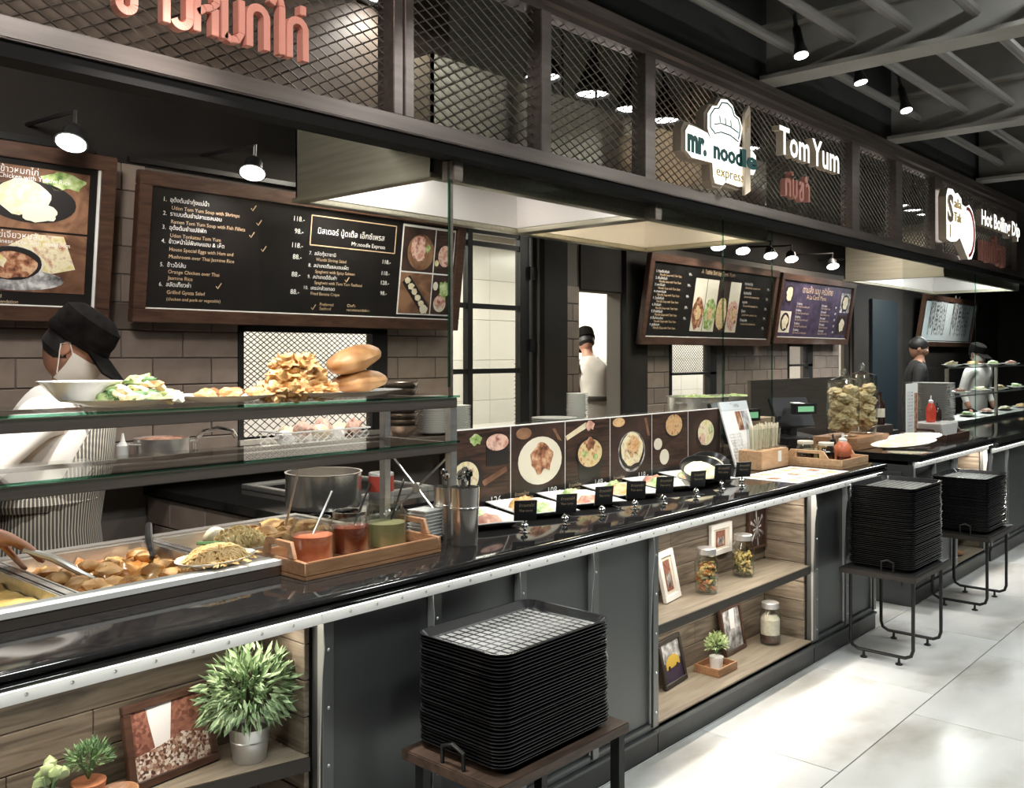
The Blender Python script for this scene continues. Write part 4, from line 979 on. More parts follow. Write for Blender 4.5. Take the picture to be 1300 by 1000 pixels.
lines(b4, [('ข้าวผัดหมู', -.52, .43-.072*k, .034, None) for k in range(5)]+[('ข้าวกะเพรา', .12, .43-.072*k, .034, None) for k in range(5)]+[('89', .5, .42-.072*k, .036, None) for k in range(5)], 'print_white', -.0115)
# far blurred board
b5, iw, zb, zt_ = board('pale menu board glimpsed through the far glass', 13.5, 16.0, 1.70, .74, 9)
MB().box(-1.1, 1.1, -.0095, -.0085, .09, .65).build('poster', 'paper_blue', b5, smooth=0, local=True)
lines(b5, [('Menu', -.9, .52-.07*k, .05, .7) for k in range(6)]+[('Menu', .1, .52-.07*k, .05, .8) for k in range(6)], 'photo_grey', -.0115)
spot('board_spot_light', (14.6, 1.6, 2.55), (14.6, 2.5, 2.05), 40, 90, .8, WHITE, .03)

# spotlights over the boards
def board_spot(x, z, label, power, y=2.10, first=[None]):
    if first[0] is None:
        t = thing('board_spotlight', label, 'spotlight', (x, y, z), 0, 'spotlights above the menu boards')
        d = Vector((-.32, -.30, -.90)); p = Vector((x, y, z))
        MB().tube([p-d*.09, p-d*.07, p-d*.02, p], [.026, .044, .050, .072], 16).build('lamp_head', 'black_metal', t)
        MB().tube([p-d*.002, p+d*.004], [.062, .062], 16).build('bulb', 'lamp_glow', t)
        MB().tube([p-d*.07, p-d*.07+Vector((0, -.01, .08)), (x, y+.1, z+.14), (x, WY-.012, z+.16)], .010, 8).build('arm', 'black_metal', t)
        first[0] = t
    else: dup(first[0], (x, y, z), None, label)
    spot('board_spot_light', (x, y+.01, z-.01), (x, 2.46, 2.08), power, 85, .7, WHITE, .025)
board_spot(1.72, 2.50, 'black spotlight with bright reflector above the left menu board', 9)
board_spot(2.62, 2.50, 'black spotlight over the left end of the ten-dish board', 16); board_spot(3.35, 2.50, 'black spotlight over the middle of the ten-dish board', 16)
for k, x in enumerate((7.3, 7.75, 8.3, 8.75)): board_spot(x, 2.53, ['first', 'second', 'third', 'fourth'][k]+' spotlight in the row above the wide board beyond the doorway', 10)
for k, x in enumerate((9.75, 10.5)): board_spot(x, 2.53, ['left', 'right'][k]+' spotlight above the purple-tinted board', 10)
tag(MB().box(.5, 2.0, 2.50, 2.53, 2.56, 2.59).build('light_rail', 'black_metal', smooth=0), 'black light rail above the left menu board', 'rail')
tag(MB().box(2.2, 4.4, 2.55, 2.588, 2.56, 2.585).build('light_rail', 'black_metal', smooth=0), 'black light rail above the ten-dish board', 'rail')

# ================================================================ DISH POSTERS ON THE COUNTER
PX = [2.56, 2.924, 3.292, 3.637, 3.998, 4.347, 4.693]
plab = ['dish poster with two black bowls of pink and pale soup, leftmost of the row', 'dish poster with a large white plate of minced meat', 'dish poster with a black bowl of creamy soup and rolls',
        'dish poster with a round yellow curry pan', 'dish poster with two eggs and a round bowl', 'dish poster with a single bowl of pale curry, rightmost of the row']
PRICE = ['126.-', '108.-', '148.-', '118.-', '', '']
for k in range(6):
    x0, x1 = PX[k]+.003, PX[k+1]-.003
    t = thing('dish_poster', plab[k], 'poster', ((x0+x1)/2, .615, ZT), 0, 'dish posters in a row')
    MB().box(x0-.003, x1+.003, .612, .618, ZT+.0005, 1.28).build('backing', 'print_white', t, smooth=0)
    c = (x0+x1)/2
    def fl_(nm, pts, y, m): return MB().prism(pts, .612-y-.001, .612-y, 'y').build(nm, m, t, smooth=0)
    fl_('print', rect(x0, x1, ZT+.004, 1.275), 0.0002, 'photo_wood' if k % 2 == 0 else 'photo_dark')
    fl_('price_band', rect(x0, x1, ZT+.004, ZT+.045), 0.0015, 'photo_bowl')
    if k == 0:
        fl_('printed_bowl', rect(c+.03, c+.165, 1.12, 1.215), .0015, 'photo_bowl'); fl_('printed_soup', ell(c+.097, 1.215, .068, .035, 0), .003, 'photo_pink')
        fl_('printed_bowl', ell(c-.09, 1.075, .10, .085, 0), .0015, 'photo_bowl'); fl_('printed_soup', ell(c-.09, 1.085, .075, .065, 0), .003, 'photo_egg'); fl_('printed_leaf', ell(c-.09, 1.10, .018, .015, 0), .0042, 'photo_green')
        fl_('printed_leaf', ell(c-.03, 1.235, .035, .022, 0, wob=.3), .0015, 'photo_green'); fl_('printed_spoon', [(c+.0, 1.06), (c+.02, 1.04), (c+.16, 1.09), (c+.15, 1.11)], .0015, 'photo_brown')
    elif k == 1:
        fl_('printed_plate', ell(c+.01, 1.115, .148, .105, 0), .0015, 'photo_cream'); fl_('printed_meat', ell(c+.02, 1.13, .075, .065, 0, wob=.25), .003, 'photo_meat')
        fl_('printed_bowl', ell(c-.10, 1.24, .05, .025, 0), .0015, 'photo_brown'); fl_('printed_chilli', [(c+.09, 1.25), (c+.11, 1.25), (c+.16, 1.19), (c+.13, 1.2)], .0015, 'photo_brown')
    elif k == 2:
        fl_('printed_bowl', [(c-.09, 1.12), (c+.11, 1.12), (c+.09, 1.0), (c-.07, 1.0)], .0015, 'photo_bowl'); fl_('printed_bowl', ell(c+.01, 1.12, .105, .075, 0), .003, 'photo_bowl'); fl_('printed_soup', ell(c+.01, 1.12, .092, .065, 0), .0042, 'photo_soup')
        fl_('printed_garnish', ell(c+.01, 1.165, .035, .03, 0, wob=.3), .0055, 'photo_meat'); fl_('printed_leaf', ell(c-.035, 1.12, .018, .014, 0), .0055, 'photo_green'); fl_('printed_leaf', ell(c+.05, 1.10, .018, .014, 0), .0055, 'photo_green')
        fl_('printed_roll', [(c-.16, 1.19), (c-.17, 1.21), (c-.02, 1.265), (c-.01, 1.24)], .0015, 'photo_rice'); fl_('printed_roll', ell(c+.01, 1.25, .035, .022, 0, wob=.3), .003, 'photo_pink')
    elif k == 3:
        fl_('printed_pan', ell(c, 1.10, .115, .10, 0), .0015, 'photo_grey'); fl_('printed_pan', ell(c, 1.105, .107, .092, 0), .0028, 'photo_bowl'); fl_('printed_soup', ell(c, 1.115, .095, .082, 0, wob=.08), .004, 'photo_egg'); fl_('printed_meat', ell(c+.01, 1.13, .055, .05, 0, wob=.3), .0055, 'photo_curry')
        fl_('printed_bowl', ell(c-.11, 1.25, .05, .022, 0), .0015, 'photo_curry'); fl_('printed_chilli', [(c+.11, 1.26), (c+.13, 1.26), (c+.16, 1.17), (c+.14, 1.17)], .0015, 'photo_brown')
    elif k == 4:
        fl_('printed_bowl', ell(c+.03, 1.205, .085, .062, 0), .0015, 'photo_bowl'); fl_('printed_soup', ell(c+.03, 1.21, .08, .056, 0), .003, 'photo_curry'); fl_('printed_egg', ell(c-.12, 1.12, .038, .03, 0), .0015, 'photo_cream'); fl_('printed_egg', ell(c-.06, 1.05, .043, .04, 0), .0015, 'photo_cream')
    else:
        fl_('printed_bowl', ell(c+.01, 1.14, .10, .082, 0), .0015, 'photo_bowl'); fl_('printed_soup', ell(c+.01, 1.15, .085, .07, 0), .003, 'photo_egg'); fl_('printed_leaf', ell(c+.06, 1.17, .02, .025, 0, wob=.3), .0045, 'photo_green'); fl_('printed_meat', ell(c-.03, 1.12, .03, .03, 0, wob=.3), .0045, 'photo_pink')
    if PRICE[k]:
        q = put_text(MB(), PRICE[k], x1-.12, .6075, ZT+.012, size=.045, width=.085, height=.03).build('price', 'print_white', t, smooth=0); q['kind'] = 'stuff'
        q = put_text(put_text(MB(), 'ข้าวแกงไทย', x0+.02, .6075, ZT+.026, size=.02), 'Served with rice', x0+.02, .6075, ZT+.01, size=.018).build('lettering', 'print_tan', t, smooth=0); q['kind'] = 'stuff'

# ================================================================ THINGS ON THE NEAR COUNTER
def wood_tray(x0, x1, y0, y1, label, m='tray_wood', h=.05, hh=.10):
    t = thing('wooden_tray', label, 'tray', ((x0+x1)/2, (y0+y1)/2, ZT)); z = ZT+.0005
    MB().box(x0, x1, y0, y1, z, z+.012).build('base', m, t, bevel=.002)
    for a, b in ((y0, y0+.012), (y1-.012, y1)): MB().box(x0+.012, x1-.012, a, b, z+.012, z+h).build('side', m, t, bevel=.002)
    for a, b in ((x0, x0+.012), (x1-.012, x1)):
        c = (y0+y1)/2; D = (y1-y0)/2
        pr = [(y0, z+.012), (y1, z+.012), (y1, z+h), (c+D*.62, z+h+.004), (c+D*.45, z+hh), (c-D*.45, z+hh), (c-D*.62, z+h+.004), (y0, z+h)]
        # end board with a hand hole: two halves around the slot
        lo, hi_ = z+h+.004, z+hh-.018
        MB().prism([(y0, z+.012), (y1, z+.012), (y1, z+h), (c+D*.62, z+h+.002), (c-D*.62, z+h+.002), (y0, z+h)], a, b).prism([(c-D*.62, z+h+.002), (c-D*.36, z+h+.002), (c-D*.36, hi_), (c+D*.36, hi_), (c+D*.36, z+h+.002), (c+D*.62, z+h+.002), (c+D*.47, z+hh), (c-D*.47, z+hh)], a, b).build('handle_end', m, t, bevel=.002, seg=1)
    return t
wood_tray(1.53, 2.05, .12, .385, 'brown wooden tray with cut-out handles carrying three sauce jars')
def glass_jar(x, y, z, r, h, fill, fm, label, lid=None, cat='jar', name='glass_jar', group=None, neck=.82, fx=None, spoon=None):
    t = thing(name, label, cat, (x, y, z), 0, group)
    nk = r*neck
    MB().lathe([(r*.92, 0), (r, .01), (r, h*.74), (nk, h*.86), (nk, h*.98), (nk*1.04, h), (nk*.95, h), (nk*.93, h*.86), (r*.95, h*.735), (r*.95, .012), (0, .008)], 24, (x, y, z)).build('glass', 'jar_glass', t)
    if fx: fx(t)
    elif fill: MB().lathe([(0, .009), (r*.93, .012), (r*.935, h*fill), (r*.5, h*fill+.003), (0, h*fill+.002)], 24, (x, y, z)).build('contents', fm, t)
    if lid: MB().lathe([(nk*1.06, h*.9), (nk*1.08, h*.905), (nk*1.08, h*1.03), (nk*1.0, h*1.045), (0, h*1.045)], 24, (x, y, z)).build('lid', lid, t)
    return t
zt1 = ZT+.0135
glass_jar(1.650, .255, zt1, .066, .135, .62, 'sauce_orange', 'glass jar of orange-pink sauce, left one in the wooden tray'); glass_jar(1.796, .262, zt1, .064, .135, .66, 'sauce_dark', 'glass jar of dark red chilli sauce, middle one in the wooden tray')
glass_jar(1.942, .262, zt1, .066, .148, .55, 'sauce_green', 'glass jar of green sauce, right one in the wooden tray')
def spoon(a, b, label, m='steel'):
    a, b = Vector(a), Vector(b); d = (b-a).normalized()
    t = MB().tube([a, b], .0035, 6); t.blob(tuple(a), (.016, .012, .006), 1, .0, 1); tag(t.build('spoon', m), label, 'spoon')
spoon((1.64, .25, 1.03), (1.735, .27, 1.165), 'steel spoon standing in the orange sauce jar'); spoon((1.80, .26, 1.03), (1.90, .29, 1.17), 'black spoon standing in the dark red sauce jar', 'pos_black'); spoon((1.95, .26, 1.02), (2.06, .31, 1.165), 'black spoon leaning in the green sauce jar', 'pos_black')
# small square dishes
ds = [(-.042, -.042), (.042, -.042), (.042, .042), (-.042, .042)]
def sq_dish_mesh(name):
    v = [(*p, 0) for p in [(q[0]*.7, q[1]*.7) for q in ds]]+[(*p, .014) for p in ds]+[(*p, .016) for p in ds]+[(*p, .016) for p in [(q[0]*.92, q[1]*.92) for q in ds]]+[(*p, .004) for p in [(q[0]*.66, q[1]*.66) for q in ds]]
    f = [(3, 2, 1, 0)]+[(k*4+i, k*4+(i+1) % 4, (k+1)*4+(i+1) % 4, (k+1)*4+i) for k in range(4) for i in range(4)]+[(16, 17, 18, 19)]
    return MB().add(v, f).build(name, 'porcelain', None, smooth=0, keep=True)
sd = sq_dish_mesh('small_dish')
for k in range(9):
    o = sd if k == 0 else sd.copy()
    if k: col.objects.link(o)
    o.location = (2.145, .30, ZT+.0005+k*.0112); o.rotation_euler = (0, 0, .1+rnd.uniform(-.04, .04))
    tag(o, 'white square dish, %s from the top of the small stack by the cutlery cans' % nth(9-k) if k < 8 else 'top white square dish of the small stack by the cutlery cans', 'dish', 'stack of small square dishes')
def canister(x, y, label, n, seed, r=.048, h=.19):
    t = thing('cutlery_can', label, 'cutlery can', (x, y, ZT), 0, 'steel cutlery cans')
    z = ZT+.0005
    MB().lathe([(r*.9, 0), (r*.92, .004), (r*.98, h*.62), (r*1.03, h*.63), (r*1.03, h*.66), (r*1.0, h*.67), (r*1.05, h), (r*1.02, h), (r*.95, h*.6), (r*.86, .01), (0, .01)], 28, (x, y, z)).build('can', 'pot_steel', t)
    q = random.Random(seed)
    for k in range(n):
        a = q.random()*2*PI; rr = r*.55*q.random()
        b = Vector((x+rr*math.cos(a)*.5, y+rr*math.sin(a)*.5, z+.02)); e = Vector((x+rr*1.5*math.cos(a), y+rr*1.5*math.sin(a), z+h+.03+q.random()*.025))
        m = MB().tube([b, e], [.003, .005], 6); m.blob(tuple(e), (.010, .010, .016), k, .05, 1)
        tag(m.build('cutlery', 'chrome'), 'steel fork or spoon handle standing in the '+('front' if seed == 1 else 'rear')+' cutlery can', 'cutlery', 'cutlery in the '+('front' if seed == 1 else 'rear')+' can')
canister(2.19, .155, 'shiny steel cutlery can, front one of the pair', 11, 1); canister(2.235, .285, 'shiny steel cutlery can, rear one of the pair', 6, 2, .045, .175)

# oval plate of noodles on the steam table rim
def plate(x, y, z, rx, ry, label, group=None, name='plate', rz=0, h=.02):
    m = MB().lathe([(.55, 0), (.6, .001), (.98, h*.9), (1.0, h), (.97, h), (.62, h*.25), (0, h*.2)], 32, (0, 0, 0), rx, ry)
    m.xf(Matrix.Translation((x, y, z)) @ Matrix.Rotation(rz, 4, 'Z'))
    return tag(m.build(name, 'porcelain'), label, 'plate', group)
plate(1.38, .33, .9950, .125, .085, 'white oval plate of noodles resting on the steam table rim', rz=.2)
stuff('pad_noodles', MB().heap(1.385, .335, 1.003, .09, .06, .03, 4, 22, .4, 30, .7).strands(1.385, .335, 1.004, .092, .062, .036, 240, .0026, 8, .06), 'noodle_strand', 'fried noodles on the white oval plate')
tag(MB().tube([(1.36, .40, 1.045), (1.41, .37, 1.04), (1.44, .36, 1.035)], [.005, .008, .004], 6).build('spring_onion', 'herb'), 'dark green onion stem on the oval plate of noodles', 'food')

# top shelf plates of the sneeze guard
ZS = 1.442
plate(1.165, .445, ZS, .155, .14, 'white plate of salad at the left of the glass shelf', 'plates on the glass shelf'); plate(1.475, .45, ZS, .15, .14, 'white plate with a few fried pieces, middle of the glass shelf', 'plates on the glass shelf'); plate(1.89, .45, ZS, .255, .15, 'long white platter with fried chicken and two bread rolls', 'plates on the glass shelf')
tag(MB().lathe([(.05, 0), (.055, .002), (.11, .055), (.105, .055), (.05, .006), (0, .005)], 28, (1.08, .50, ZS+.012)).build('salad_bowl', 'porcelain'), 'white bowl standing on the salad plate before the cook', 'bowl')
for k in range(34):
    a = rnd.random()*2*PI; r_ = .10*math.sqrt(rnd.random()); x = 1.205+r_*math.cos(a)*1.1; y = .43+r_*math.sin(a)*.9
    z = ZS+.02+.045*(1-r_/.1)*(.5+rnd.random())
    mm = ['salad_cream', 'salad_cream', 'salad_green', 'salad_cream', 'salad_orange', 'salad_green', 'salad_cream', 'herb'][k % 8]
    nm, lb = {'salad_green': ('lettuce_leaf', 'pale green lettuce leaf on the shelf salad plate'), 'salad_cream': ('egg_piece', 'creamy yellow piece on the shelf salad plate'), 'salad_orange': ('carrot_piece', 'orange carrot piece on the shelf salad plate'), 'herb': ('herb_sprig', 'dark green herb sprig on the shelf salad plate')}[mm]
    tag(MB().blob((x, y, z), (.028, .026, .015), k+7, .5, 2, 3).build(nm, mm), lb, 'food', 'salad on the glass shelf')
for k in range(6):
    tag(MB().blob((1.40+k*.042, .42+(k % 2)*.05, ZS+.025), (.032, .024, .016), k+60, .4, 2).build('fried_strip', 'fried_dark' if k % 2 else 'fried_chicken'), 'small fried strip on the middle shelf plate', 'food', 'fried strips on the glass shelf')
PDX = -.045
pile = [(1.68, .42, .02), (1.745, .40, .022), (1.81, .41, .02), (1.87, .42, .02), (1.70, .48, .02), (1.77, .49, .02), (1.84, .49, .02), (1.71, .44, .062), (1.775, .43, .065), (1.835, .44, .06), (1.75, .47, .066), (1.80, .47, .10), (1.735, .45, .10), (1.79, .43, .105)]
for k, (x, y, z) in enumerate(pile):
    tag(MB().blob((x+PDX, y, ZS+z+.005), (.043, .037, .030), k+80, .5, 3, 3).build('fried_chicken', 'fried_chicken'), 'golden fried chicken piece in the pile on the long platter', 'food', 'fried chicken pile')
def roll(c, r, tilt, label):
    m = MB().blob((0, 0, 0), r, 5, .08, 3, 1.5); m.xf(Matrix.Translation(c) @ Matrix.Rotation(R(tilt), 4, 'Y')); tag(m.build('bread_roll', 'bread_roll'), label, 'bread')
roll((1.985, .45, ZS+.048), (.105, .07, .038), -5, 'long golden bread roll lying on the platter beside the chicken'); roll((1.96, .45, ZS+.122), (.105, .07, .044), -17, 'upper bread roll resting tilted on the other roll')

# plates of sample dishes with price tags
def sq_plate(x, y, rz, label, L_=.35, W_=.25):
    t = thing('sample_plate', label, 'plate', (x, y, ZT+.0005), rz, 'sample plates before the posters')
    a, b = L_/2, W_/2
    def rg(s, z, k=1): return [(-a*s, -b*s, z), (-a*s*.4, -b*s*1.06, z), (a*s*.4, -b*s*1.06, z), (a*s, -b*s, z), (a*s*1.03, 0, z+.004*k), (a*s, b*s, z), (a*s*.4, b*s*1.06, z), (-a*s*.4, b*s*1.06, z), (-a*s, b*s, z), (-a*s*1.03, 0, z+.004*k)]
    rs = [rg(.7, 0, 0), rg(.74, .002, 0), rg(1, .022), rg(1, .025), rg(.95, .025), rg(.72, .008, 0)]
    n = 10; v = [p for r_ in rs for p in r_]; f = [tuple(range(n-1, -1, -1)), tuple(range(5*n, 6*n))]+[(k*n+i, k*n+(i+1) % n, (k+1)*n+(i+1) % n, (k+1)*n+i) for k in range(5) for i in range(n)]
    MB().add(v, f).build('dish', 'porcelain', t, smooth=50, local=True); return t
foods = [('ground_meat', 'salad_green', 'salad_cream'), ('salad_green', 'ground_meat', 'noodle_food'), ('ground_meat', 'salad_cream', 'salad_green'), ('noodle_food', 'salad_orange', 'salad_green'), ('salad_cream', 'salad_green', 'ground_meat'), ('salad_cream', 'salad_orange', 'salad_green')]
fname = {'ground_meat': 'minced_meat', 'salad_green': 'salad_leaves', 'salad_cream': 'egg_slices', 'noodle_food': 'fried_noodles', 'salad_orange': 'carrot_strips'}
fl2 = {'ground_meat': 'reddish minced meat', 'salad_green': 'green salad leaves', 'salad_cream': 'creamy egg slices', 'noodle_food': 'golden noodles', 'salad_orange': 'orange carrot strips'}
ordn = ['first', 'second', 'third', 'fourth', 'fifth', 'sixth']
for k in range(6):
    x = 2.50+k*.318; y = .405; rz = 1.2-.02*k
    sq_plate(x, y, rz, ordn[k]+' white sample plate from the cutlery cans, before the posters')
    for j, fm in enumerate(foods[k]):
        ax = (j-1)*.085; xx = x+ax*math.cos(rz); yy = y+ax*math.sin(rz)+(.012 if j == 1 else -.008)
        stuff(fname[fm], MB().heap(xx, yy, ZT+.009, (.062 if j != 1 else .075), .062, .036, k*3+j, 18, .5, 30, .7), fm, fl2[fm]+' on the '+ordn[k]+' sample plate from the cutlery cans')
tags = [(2.472, .137), (2.686, .125), (2.936, .14), (3.147, .131), (3.344, .122), (3.605, .119), (3.892, .155), (4.052, .135)]
def price_tag(x, y, k):
    t = thing('price_tag', ['first', 'second', 'third', 'fourth', 'fifth', 'sixth', 'seventh', 'eighth'][k]+' small black price tag from the cutlery cans, on a chrome ball foot', 'price tag', (x, y, ZT+.0005), -.6+.12*(k % 3), 'black price tags')
    MB().lathe([(.020, 0), (.020, .003), (.006, .006), (.005, .012), (.012, .018), (.014, .026), (.010, .034), (.004, .038), (.003, .048), (0, .048)], 14).build('foot', 'chrome', t, local=True)
    MB().box(-.041, .041, -.003, .001, .045, .118).xf(Matrix.Rotation(R(8), 4, 'X')).build('card', 'pos_black', t, smooth=0, local=True)
    q = put_text(put_text(MB(), 'ข้าวแกงไก่', -.024, -.004, .096, size=.012, width=.055), 'Thai curry', -.024, -.004, .078, size=.012, width=.05).xf(Matrix.Rotation(R(8), 4, 'X')).build('lettering', 'print_tan', t, smooth=0, local=True); q['kind'] = 'stuff'
for k, (x, y) in enumerate(tags): price_tag(x, y, k)
def tilt_bowl(x, y, z, r, label, tilt, fm):
    t = thing('black_bowl', label, 'bowl', (x, y, z), 0, 'black bowls on the counter'); t.rotation_euler = (R(tilt), R(-10), 0)
    MB().lathe([(r*.5, -.0), (r*.55, .002), (r*.9, r*.45), (r, r*.62), (r*.96, r*.62), (r*.8, r*.4), (0, r*.25)], 28, (0, 0, 0), 1.25, .9).build('bowl', 'pos_black', t, local=True)
    o = MB().heap(0, 0, r*.38, r*.95, r*.7, r*.28, 3, 18, .3, 30, .6).build('food', fm, t, smooth=60, local=True); o['kind'] = 'stuff'
tilt_bowl(3.93, .30, ZT+.03, .11, 'oval black bowl of pale noodles tipped toward the viewer', 24, 'salad_cream'); tilt_bowl(4.22, .42, ZT+.03, .10, 'second oval black bowl behind the first', 22, 'salad_cream')
# menu stand, mat, box, cups, second tray
ms = thing('menu_stand', 'tall white table menu stand leaning beside the posters', 'menu stand', (4.83, .50, ZT+.006), 0, None)
ms.rotation_euler = (R(-17), 0, 0)
MB().box(-.17, .15, -.004, .004, .0, .37).build('card', 'paper', ms, smooth=0, local=True)
for z, m in ((.22, 'photo_meat'), (.22, 'photo_grey')): pass
MB().box(-.02, .04, -.0055, -.0042, .20, .31).build('photo', 'photo_meat', ms, smooth=0, local=True); MB().box(.05, .12, -.0055, -.0042, .20, .31).build('photo', 'photo_grey', ms, smooth=0, local=True)
MB().box(-.17, .15, -.0055, -.0042, .32, .37).build('heading', 'paper_blue', ms, smooth=0, local=True)
q = MB()
for k in range(10): put_text(q, ['Set Menu Tom Yum', 'Noodle soup 98.-', 'Rice and curry 88.-', 'Seafood 118.-', 'Thai tea 45.-'][k % 5], -.15, -.0046, .175-k*.0165, size=.014, width=.14)
put_text(q, 'Menu', -.05, -.006, .335, size=.03, width=.09); o = q.build('lettering', 'photo_grey', ms, smooth=0, local=True); o['kind'] = 'stuff'
MB().box(-.10, .10, .004, .012, .0, .20).xf(Matrix.Rotation(R(38), 4, 'X')).build('prop', 'paper', ms, smooth=0, local=True) if False else None
mt = thing('menu_mat', 'glossy white printed mat with dish photos lying on the counter', 'mat', (4.6, .15, ZT)); MB().box(4.30, 4.93, -.03, .30, ZT+.0005, ZT+.003).build('sheet', 'paper', mt, smooth=0)
for i in range(5):
    for j in range(3): MB().box(4.34+i*.115, 4.425+i*.115, .0+j*.10, .065+j*.10, ZT+.003, ZT+.0036).build('photo', ['photo_soup', 'photo_meat', 'photo_pink', 'photo_egg'][(i*2+j) % 4], mt, smooth=0)
wb_ = thing('wooden_box', 'pale wooden box with a small paper label beside the menu stand', 'box', (4.80, .40, ZT)); MB().box(4.64, 4.96, .33, .47, ZT+.0005, 1.055).build('body', 'pale_wood', wb_, bevel=.003); MB().box(4.83, 4.87, .3285, .33, .985, 1.045).build('paper_label', 'paper', wb_, smooth=0)
for k, x in enumerate((4.70, 4.80, 4.90)):
    t = thing('straw_cup', ['left', 'middle', 'right'][k]+' glass of wrapped straws and chopsticks on the wooden box', 'glass', (x, .40, 1.0555), 0, 'glasses of straws')
    MB().lathe([(.042, 0), (.048, .115), (.046, .115), (.040, .006), (0, .006)], 18, (x, .40, 1.0555)).build('glass', 'jar_glass', t)
    q = random.Random(k)
    for j in range(16):
        a = q.random()*2*PI; rr = .029*math.sqrt(q.random())
        MB().tube([(x+rr*math.cos(a), .40+rr*math.sin(a), 1.064), (x+rr*1.3*math.cos(a), .40+rr*1.3*math.sin(a), 1.18+q.random()*.02)], .005, 5).build('straw', 'straw', t)
wood_tray(4.985, 5.36, .03, .44, 'pale wooden tray of sauces at the right end of the near counter', 'pale_wood', .05, .095)
glass_jar(5.07, .28, zt1, .05, .12, .6, 'sauce_soy', 'glass jar of black soy sauce, left in the pale tray', 'photo_cream'); glass_jar(5.10, .17, zt1, .048, .115, .6, 'sauce_soy', 'glass jar of dark vinegar in front of the soy jar', 'photo_cream'); glass_jar(5.21, .31, zt1, .045, .13, .5, 'sauce_green', 'glass jar of pickles at the back of the pale tray')
glass_jar(5.14, .085, zt1, .04, .065, .7, 'sauce_dark', 'short jar of chilli flakes at the front of the pale tray', neck=.9)
def squeeze(x, y, z, r, h, m, label, capm='plastic_white'):
    t = thing('sauce_bottle', label, 'bottle', (x, y, z)); MB().lathe([(r*.8, 0), (r, .006), (r*1.05, h*.35), (r*.98, h*.55), (r*.5, h*.72), (0, h*.72)], 20, (x, y, z)).build('body', m, t); MB().lathe([(r*.5, h*.72), (r*.5, h*.8), (r*.16, h*.84), (r*.12, h), (0, h)], 16, (x, y, z)).build('cap', capm, t)
squeeze(5.235, .13, zt1, .048, .165, 'sauce_orange', 'round orange sauce bottle with pump top in the pale tray'); squeeze(5.31, .22, zt1, .032, .15, 'bottle_dark', 'dark sauce bottle at the right end of the pale tray', 'pos_black')

# ================================================================ NICHE CONTENTS
def picture(x0, x1, z, h, y, lean, label, fm, draw, rz=0, fw=.02):
    """a frame standing on z with its back leaning; local x right, z up"""
    t = thing('picture_frame', label, 'picture frame', ((x0+x1)/2, y, z), rz, 'framed pictures in the niches', rx=R(lean))
    a = (x1-x0)/2
    for p in ((-a, a, 0, fw), (-a, a, h-fw, h), (-a, -a+fw, fw, h-fw), (a-fw, a, fw, h-fw)): MB().box(p[0], p[1], -.014, .004, p[2], p[3]).build('frame_bar', fm, t, bevel=.002, local=True, seg=1)
    MB().box(-a+fw, a-fw, -.004, .003, fw, h-fw).build('picture', 'photo_cream', t, smooth=0, local=True)
    draw(t, a-fw, fw, h-fw); return t
def d_street(t, a, z0, z1):
    H = z1-z0
    flat(t, 'printed_sky', rect(-a*.55, a*.2, z0+H*.35, z1), -.0045, 'photo_sky')
    flat(t, 'printed_facade', [(-a, z0+H*.3), (-a*.45, z0+H*.4), (-a*.6, z1), (-a, z1)], -.0052, 'photo_facade'); flat(t, 'printed_facade', [(-.05*a, z0+H*.38), (a, z0+H*.3), (a, z1), (a*.1, z1)], -.0052, 'photo_facade')
    flat(t, 'printed_crowd', [(-a, z0), (a, z0), (a, z0+H*.36), (a*.3, z0+H*.5), (-a*.3, z0+H*.40), (-a, z0+H*.34)], -.006, 'photo_street')
def d_people(t, a, z0, z1):
    H = z1-z0; flat(t, 'printed_scene', rect(-a*.6, a*.6, z0+H*.1, z1-H*.1), -.0045, 'photo_facade')
    for k in range(3): flat(t, 'printed_figure', ell(-a*.3+k*a*.3, z0+H*.38, a*.12, H*.2, 0, wob=.2, seed=k), -.0055, 'photo_grey')
def d_taxi(t, a, z0, z1):
    H = z1-z0; flat(t, 'printed_street', rect(-a, a, z0, z1), -.0045, 'photo_purple'); flat(t, 'printed_building', rect(-a, a, z0+H*.5, z1), -.0052, 'photo_grey')
    flat(t, 'printed_taxi', [(-a*.7, z0+H*.32), (a*.8, z0+H*.36), (a*.8, z0+H*.52), (a*.35, z0+H*.66), (-a*.3, z0+H*.64), (-a*.7, z0+H*.5)], -.006, 'photo_yellow')
    for x in (-.4, .5): flat(t, 'printed_wheel', ell(a*x, z0+H*.34, a*.13, a*.13, 0), -.0068, 'photo_bowl')
def d_grey(t, a, z0, z1):
    flat(t, 'printed_scene', rect(-a, a, z0, z1), -.0045, 'photo_grey'); flat(t, 'printed_sky', [(-a*.2, z0+(z1-z0)*.5), (a*.3, z0+(z1-z0)*.5), (a*.5, z1), (-a*.1, z1)], -.0052, 'photo_sky')
def d_rays(t, a, z0, z1):
    flat(t, 'printed_scene', rect(-a, a, z0, z1), -.0045, 'photo_dark'); cz = (z0+z1)/2
    for k in range(12):
        q = R(k*30+8); r_ = a*.9*(1 if k % 2 else .6)
        flat(t, 'printed_ray', [(0, cz), (r_*math.cos(q-.1), cz+r_*1.3*math.sin(q-.1)), (r_*math.cos(q+.1), cz+r_*1.3*math.sin(q+.1))], -.0052-.0001*k, 'photo_grey')
picture(1.055, 1.305, .511, .205, .185, -12, 'brown framed photo of a crowded street in the left niche', 'frame_wood', d_street, .08)
picture(3.43, 3.59, .501, .215, .185, -12, 'white framed picture leaning at the left of the upper shelf', 'print_white', d_people, .15, .026)
picture(3.965, 4.165, .605, .15, .262, 0, 'white framed picture hung on the planks behind the pasta jars', 'print_white', d_people, 0, .026)
